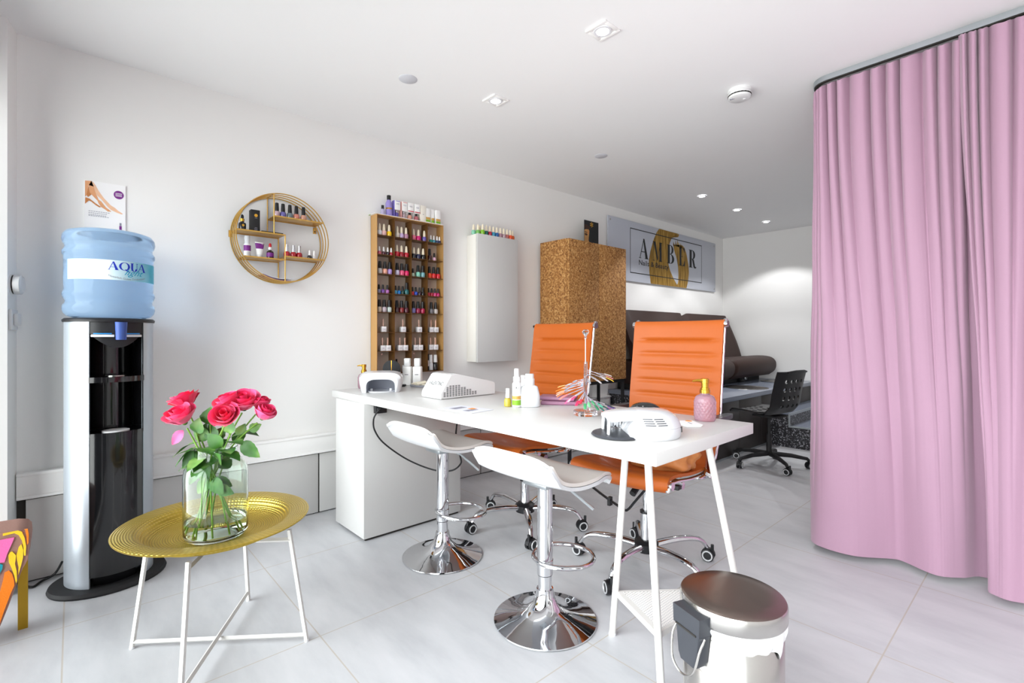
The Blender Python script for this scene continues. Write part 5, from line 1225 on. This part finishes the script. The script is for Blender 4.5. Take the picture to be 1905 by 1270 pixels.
def rose(label, stem, c, ax, R, seed, leaves, op=1.):
    base = stem[0]
    t = thing('rose', label, 'rose', base, 0, 'pink roses in the glass vase'); B0 = Vector(base)
    mb = MB('rose_stem'); mb.tube([Vector(p)-B0 for p in smoothpts(stem, 8)], .0026, 8); mb.build('stem', t)
    if R:
        mb = MB('rose_pink'); bloom(mb, Vector(c)-B0, ax, R, seed, op); mb.build('bloom', t, smooth=80)
        mb = MB('leaf_green'); q = Vector(ax).normalized(); sd0 = q.orthogonal().normalized()
        for k in range(5):
            dd = (Matrix.Rotation(2*pi*k/5, 3, q) @ sd0); leaf(mb, Vector(c)-B0-q*R*.36, dd*1.0+q*.7, q, R*.75, R*.14, -.2)
        mb.sphere(Vector(c)-B0-q*R*.42, R*.22, 10); mb.build('calyx', t)
    for k, (bp, d, up, L_, W2) in enumerate(leaves):
        mb = MB('rose_stem'); b0 = Vector(bp)-B0; mb.tube([b0, b0+Vector(d).normalized()*.012], .0013, 6); mb.m('leaf_green'); leaf(mb, b0+Vector(d).normalized()*.01, d, up, L_, W2); mb.build('leaf', t, smooth=80)
# image axes at the vase: RI runs to the right of the picture, FI away from the viewer
RI = Vector((.668, .744, 0)); FI = Vector((-.744, .668, 0)); UZ = Vector((0, 0, 1))
V0 = Vector((VX, VY, VZ))
def vp(a, b, z): return V0+RI*a+FI*b+UZ*z
def dv(a, b, z): return RI*a+FI*b+UZ*z
TOV = dv(0, -1, .1)
rose('pink rose highest on the left side of the vase, petals curling outward', [vp(.05, .03, .014), vp(-.0, .01, .16), vp(-.04, -.005, .3), vp(-.088, -.005, .405)], vp(-.1, 0, .437), dv(-.35, -.15, 1), .036, 3,
     [(vp(-.03, 0, .28), dv(-1, -.2, .15), UZ, .075, .02), (vp(-.05, 0, .31), dv(.3, -.2, .9), TOV, .055, .017), (vp(-.03, 0, .27), dv(-1, -.3, -.35), UZ, .085, .02)], 1.2)
rose('pink rose on the left, tipped toward the viewer with one petal drooping', [vp(.06, .01, .014), vp(.01, -.01, .15), vp(-.035, -.03, .28), vp(-.07, -.04, .36)], vp(-.082, -.045, .392), dv(-.2, -.45, .9), .039, 8,
     [(vp(-.045, -.03, .3), dv(-.7, -.4, -.5), UZ, .07, .02), (vp(-.02, -.025, .25), dv(-.5, -.6, -.9), TOV, .07, .018)], 1.)
mb = MB('rose_light'); leaf(mb, vp(-.076, -.05, .355), dv(-.55, -.2, -.8), TOV, .055, .017, .1); o = mb.build('drooping_petal', bpy.data.objects['rose.001'], smooth=80); o.location = -V0*0-Vector(bpy.data.objects['rose.001'].location)
rose('pale pink rose at the top left of the right-hand cluster', [vp(-.055, .02, .014), vp(-.02, .01, .17), vp(.01, 0, .3), vp(.038, 0, .4)], vp(.046, 0, .432), dv(-.3, -.35, 1), .037, 14,
     [(vp(-.0, 0, .3), dv(-.3, -.2, .9), TOV, .06, .024), (vp(-.01, .0, .26), dv(.4, -.8, .1), UZ, .07, .026)], 1.)
rose('full red-pink rose in the middle of the right-hand cluster', [vp(-.06, -.03, .014), vp(-.02, -.01, .17), vp(.025, .01, .3), vp(.074, .02, .4)], vp(.086, .01, .43), dv(.15, -.5, 1), .041, 21,
     [(vp(.01, 0, .27), dv(.9, -.4, .12), UZ, .085, .024), (vp(.03, 0, .31), dv(.8, .1, .5), UZ, .06, .02)], 1.1)
rose('pink rose hanging lowest in the right-hand cluster, facing the viewer', [vp(-.02, -.06, .014), vp(-.015, -.04, .18), vp(.01, -.03, .29), vp(.045, -.03, .365)], vp(.058, -.045, .396), dv(.15, -.75, .65), .036, 33,
     [(vp(-.01, -.03, .27), dv(-.3, -.8, -.2), UZ, .065, .028), (vp(-.012, -.03, .25), dv(-.9, -.3, .0), UZ, .06, .02)], 1.)
rose('small pink rosebud behind the right-hand cluster', [vp(-.05, .05, .014), vp(-.01, .03, .18), vp(.05, .03, .31), vp(.118, .035, .4)], vp(.127, .03, .426), dv(.25, 0, 1), .028, 41,
     [(vp(.03, .03, .29), dv(.6, .2, .7), TOV, .055, .02), (vp(.06, .03, .33), dv(.9, -.1, .1), UZ, .06, .02)], .6)
rose('lone pink rosebud leaning furthest right out of the vase', [vp(-.07, 0, .014), vp(-.02, 0, .17), vp(.05, 0, .29), vp(.135, 0, .37)], vp(.157, 0, .396), dv(.5, -.15, .9), .032, 55,
     [(vp(.08, 0, .315), dv(.85, -.3, -.75), TOV, .075, .025), (vp(.03, 0, .28), dv(.5, -.6, .2), UZ, .065, .024), (vp(.07, 0, .315), dv(.2, .2, .8), TOV, .045, .018), (vp(.1, 0, .34), dv(.9, 0, .5), TOV, .04, .016)], .5)
rose('leafy green rose stem without a flower in the middle of the vase', [vp(.02, -.05, .014), vp(.0, -.03, .17), vp(-.01, -.01, .27), vp(-.02, .0, .37)], None, None, 0, 0,
     [(vp(-.02, 0, .355), dv(.1, -.3, .7), TOV, .06, .03), (vp(-.015, 0, .31), dv(-.6, -.2, .5), TOV, .065, .024), (vp(-.01, -.01, .28), dv(.7, -.3, .45), TOV, .06, .024), (vp(.0, -.02, .25), dv(-.2, -.9, -.1), UZ, .075, .03), (vp(0, -.03, .2), dv(.6, .1, -.4), TOV, .06, .024), (vp(0, -.03, .22), dv(-.7, .2, -.6), TOV, .07, .024), (vp(.01, -.03, .24), dv(.2, .6, .3), TOV, .06, .022), (vp(-.005, -.0, .3), dv(.2, .1, .6), TOV, .05, .022)])
rose('leafy green rose stem without a flower leaning left over the vase rim', [vp(.05, -.02, .014), vp(.02, -.02, .17), vp(-.03, -.02, .27), vp(-.06, -.01, .34)], None, None, 0, 0,
     [(vp(-.055, -.01, .33), dv(.2, -.4, .7), TOV, .055, .024), (vp(-.05, -.01, .31), dv(-.9, -.3, -.3), UZ, .075, .025), (vp(-.04, -.02, .29), dv(-.6, -.6, -.8), TOV, .065, .022), (vp(-.04, -.02, .29), dv(.7, -.5, .1), UZ, .07, .027), (vp(-.02, -.02, .25), dv(.4, -.8, -.5), TOV, .06, .024), (vp(.0, -.02, .2), dv(-.6, -.3, -.7), TOV, .06, .022), (vp(.01, -.02, .17), dv(.7, -.2, -.3), TOV, .055, .02)])
rose('leafy green rose stem without a flower leaning right over the vase rim', [vp(-.04, -.03, .014), vp(-.01, -.02, .17), vp(.03, -.02, .27), vp(.06, -.02, .34)], None, None, 0, 0,
     [(vp(.055, -.02, .33), dv(.1, -.3, .8), TOV, .05, .022), (vp(.05, -.02, .31), dv(.8, -.5, .25), UZ, .07, .025), (vp(.04, -.02, .29), dv(-.5, -.4, .6), TOV, .06, .024), (vp(.035, -.02, .28), dv(.9, -.4, -.05), UZ, .07, .022), (vp(.02, -.02, .25), dv(.3, -.7, .3), TOV, .055, .024), (vp(.0, -.02, .2), dv(.5, -.4, -.6), TOV, .06, .024), (vp(.01, -.02, .22), dv(.3, .6, .3), TOV, .055, .022)])

# ================================================================== BENCH WITH PATTERNED THROW (far left)
bn = thing('bench', 'upholstered bench in patterned felt with gold leg cut off by the left edge', 'bench', (.47, -.36, 0))
BO = Vector((.47, -.36, 0))
# end profile in world y, z ; the end facing the room is at x = .545
prof_ = [(-.118, .27), (-.112, .33), (-.114, .36), (-.124, .374), (-.15, .381), (-.3, .384), (-.38, .384), (-.395, .37), (-.395, .06), (-.24, .04), (-.184, .066), (-.165, .125), (-.145, .195), (-.13, .245)]
mb = MB('patterned_throw'); mb.rings([[Vector((x, y, z))-BO for y, z in prof_] for x in (.395, .4, .54, .545)]); mb.build('cushion', bn, smooth=40, label='brown felt cover with yellow, pink and orange shapes')
for x, y in ((.452, -.147), (.452, -.385)):
    mb = MB('brass_leg'); mb.bb(x-BO.x, x+.012-BO.x, y-BO.y, y+.026-BO.y, 0, .33); mb.build('leg', bn)
pm('felt_yellow', 'f0c92c', .9, bump=.4, bscale=200, vary=.05); pm('felt_pink', 'f070b0', .9, bump=.4, bscale=200, vary=.05); pm('felt_orange', 'f0801c', .9, bump=.4, bscale=200, vary=.05); pm('felt_teal', '1f8fa0', .9, bump=.4, bscale=200, vary=.05)
def patch(mat, pts):
    # outlines measured on the bench end: a across (0 at the cut edge, 53 at the room side), b down
    mb = MB(mat)
    P = [(-.115-(53-a)/53*.069, 1.05-(b-625)*.00185) for a, b in pts]
    mb.rings([[Vector((x, y, min(z, .3795)))-BO for y, z in P] for x in (.544, .5485)]); mb.build('felt_patch', bn, smooth=30)
patch('felt_yellow', [(5, 988), (20, 985), (33, 983.5), (40, 991), (45, 1003), (48, 1020), (47, 1037), (44, 1036), (43, 1020), (40, 1007), (34, 996), (26, 991), (5, 992)])
patch('felt_pink', [(-6, 999), (10, 998.5), (26, 999), (20, 1012), (13, 1026), (8, 1041), (0, 1040), (-6, 1041)])
patch('felt_yellow', [(15, 1030), (18, 1025), (22, 1024), (29, 1033), (28, 1043), (27, 1048), (30, 1062), (31, 1080), (29, 1085), (26, 1070), (21, 1055), (16, 1043)])
patch('felt_yellow', [(30, 1032), (34, 1019), (39, 1014), (43, 1026), (42, 1040), (39, 1052), (33, 1071), (34, 1056), (31, 1042)])
patch('felt_teal', [(-6, 1042), (0, 1042), (5, 1045), (4, 1052), (0, 1059), (-6, 1064)])
patch('felt_orange', [(-8, 1110), (0, 1092), (5, 1074), (8, 1060), (16, 1058), (22, 1066), (25, 1078), (26, 1088), (20, 1100), (8, 1128), (0, 1150), (-8, 1160)])
patch('felt_orange', [(44, 977.5), (48, 979), (51, 985), (53, 998), (52.5, 1014), (50, 1018), (49, 1003), (46, 988)])

# ================================================================== CURTAINS
tk = thing('curtain_rail', 'grey metal curtain rail on the ceiling above the pink curtains', 'curtain rail', (0, 0, 0))
ra = [(3.95, 2.74), (3., 2.75), (2.3, 2.757), (2.19, 2.758)]
rc_ = [(2.19-.07*sin(a), 2.828-.07*cos(a)) for a in [pi/2*i/8 for i in range(9)]]
path = ra[:-1]+rc_+[(2.12, 3.2), (2.12, 4.0)]
def offset(P, d):
    o = []
    for i, p in enumerate(P):
        a = Vector(P[max(i-1, 0)]); b = Vector(P[min(i+1, len(P)-1)]); t_ = (b-a).normalized(); o.append((p[0]-t_[1]*d, p[1]+t_[0]*d))
    return o
mb = MB('aluminium'); o1, o2 = offset(path, -.012), offset(path, .012)
mb.rings([[(a[0], a[1], H-.026), (b[0], b[1], H-.026), (b[0], b[1], H), (a[0], a[1], H)] for a, b in zip(o1, o2)]); mb.build('track', tk)
mb = MB('gap_dark'); o1, o2 = offset(path, -.008), offset(path, .008)
mb.rings([[(a[0], a[1], H-.03), (b[0], b[1], H-.03), (b[0], b[1], H-.026), (a[0], a[1], H-.026)] for a, b in zip(o1, o2)]); mb.build('glide_slot', tk)
def curtain(label, top, bot, zt_, zb_, pleats, nu, seed):
    """cloth between a top line and a hem line (plan polylines); gathers fade from rail to hem"""
    rnd = random.Random(seed); ph = [rnd.uniform(0, 6) for _ in range(4)]
    T = smoothpts([(x, y, 0) for x, y in top], 8); Bq = smoothpts([(x, y, 0) for x, y in bot], 8)
    def at(P, u):
        k = u*(len(P)-1); i = min(int(k), len(P)-2); return P[i].lerp(P[i+1], k-i), (P[i+1]-P[i]).normalized()
    def f(u, v):
        a, ta = at(T, u); b, tb = at(Bq, u)
        w = v*v*(3-2*v)
        p = a.lerp(b, w); tg = (ta.lerp(tb, w)).normalized(); n = Vector((-tg.y, tg.x, 0))
        s = u*pleats*2*pi
        ph_ = s+.8*sin(s*.31+ph[0])+.5*sin(s*.53+ph[3])
        g = 1-abs(sin(ph_*.5)); sharp = g**1.5*2-.7
        amp = .021*max(0, 1-v*1.15)**1.6+.0045*(1-v)
        broad = .010*sin(u*pleats*.36*2*pi+ph[1])*v*(1.1-v)*3
        crease = .002*sin(23*v+7*u+3*sin(9*u))*sin(pi*v)
        sag = -.02*(1-g)*max(0, 1-v/.035)
        fold = .004*sin(40*u+9*v)*max(0, 1-abs(v-.03)/.03)
        return Vector((p.x, p.y, zt_+(zb_-zt_)*v+sag))+n*(amp*sharp+broad+crease+fold)
    mb = MB('curtain_cloth'); mb.sheet(f, nu, 60, .002); o = mb.build('curtain', None, smooth=80, label=label, cat='curtain', group='pink cubicle curtains')
    return o
top1 = [(2.12, 3.9), (2.12, 3.2), (2.122, 2.86), (2.145, 2.785), (2.19, 2.76), (2.32, 2.757), (2.45, 2.755), (2.58, 2.753), (2.68, 2.755), (2.72, 2.765)]
bot1 = [(2.16, 3.9), (2.14, 3.2), (2.118, 2.86), (2.118, 2.75), (2.17, 2.705), (2.31, 2.70), (2.42, 2.79), (2.48, 2.80), (2.6, 2.745), (2.67, 2.80), (2.73, 2.87), (2.83, 2.86)]
curtain('mauve pink curtain turning the corner of the rail beside the black chair', top1, bot1, H-.03, .028, 19, 420, 4)
top2 = [(2.672, 2.715), (2.78, 2.73), (3.0, 2.74), (3.4, 2.74), (3.9, 2.74)]
bot2 = [(2.752, 2.735), (2.8, 2.695), (2.95, 2.715), (3.4, 2.70), (3.9, 2.72)]
curtain('mauve pink curtain cut off by the right edge, overlapping the other', top2, bot2, H-.03, .028, 13, 260, 9)

# ================================================================== LIGHT
w = bpy.data.worlds.new('World'); SC.world = w; w.use_nodes = True
N, L = w.node_tree.nodes, w.node_tree.links
tc = N.new('ShaderNodeTexCoord'); sx = N.new('ShaderNodeSeparateXYZ'); L.new(tc.outputs['Generated'], sx.inputs[0])
# overcast sky: paler street and facades below and around the horizon, brighter towards the zenith
rmp = N.new('ShaderNodeValToRGB'); e_ = rmp.color_ramp.elements
e_[0].position, e_[0].color = 0., (GND*.965, GND, GND*.985, 1); e_[1].position, e_[1].color = 1., (.93, 1., 1.03, 1)
for p_, c_ in ((.49, (GND*.965, GND, GND*.985, 1)), (.53, (HOR*.96, HOR, HOR*1.0, 1)), (.62, (.70, .74, .75, 1))): k_ = e_.new(p_); k_.color = c_
L.new(math_node(N, L, 'MULTIPLY_ADD', sx.outputs[2], .5, .5), rmp.inputs[0])
L.new(rmp.outputs[0], N['Background'].inputs[0]); N['Background'].inputs[1].default_value = SKY
pl_ = bpy.data.lights.new('shopfront_portal', 'AREA'); pl_.shape = 'RECTANGLE'; pl_.size = XR-.1; pl_.size_y = HEAD; pl_.cycles.is_portal = True
po_ = bpy.data.objects.new('shopfront_portal', pl_); COL.objects.link(po_); po_.location = ((XR+.12)/2, YF-.07, HEAD/2); po_.rotation_euler = (radians(90), 0, 0)
def spot(name, x, y, e, ang, z=H-.02, blend=.25):
    l = bpy.data.lights.new(name, 'SPOT'); l.energy = e; l.spot_size = radians(ang); l.spot_blend = blend; l.shadow_soft_size = .03; l.color = (.98, .99, 1.)
    o = bpy.data.objects.new(name, l); COL.objects.link(o); o.location = (x, y, z); return o
for x, y, e in ((1.67, 1.65, SP1), (.906, 1.706, SP1), (.776, 4.272, SP2), (.773, 5.009, SP2), (.766, 5.768, SP2), (2.6, 5.768, SP2)):  # last beam is added to light the back, no fitting there
    spot('downlight_or_added_beam', x, y, e, 112)

# ================================================================== CAMERA
cam = bpy.data.cameras.new('Camera'); cam.sensor_width = 36; cam.lens = 17.195; cam.shift_y = -10.1/1905; cam.clip_start = .02
co = bpy.data.objects.new('Camera', cam); COL.objects.link(co); co.location = (2.9401, 0, 1.05); co.rotation_euler = (radians(90), 0, radians(48.0966))
SC.camera = co
vs_ = SC.view_settings; SC.display_settings.display_device = 'sRGB'; vs_.view_transform = 'Standard'; vs_.look = 'None'; vs_.gamma = 1; vs_.use_curve_mapping = False; vs_.exposure = EXPO
cy = SC.cycles; cy.use_denoising = True; cy.max_bounces = 14; cy.diffuse_bounces = 8; cy.transmission_bounces = 12; cy.glossy_bounces = 6; cy.transparent_max_bounces = 16; cy.sample_clamp_indirect = 6; cy.caustics_reflective = False; cy.caustics_refractive = True; cy.blur_glossy = .5
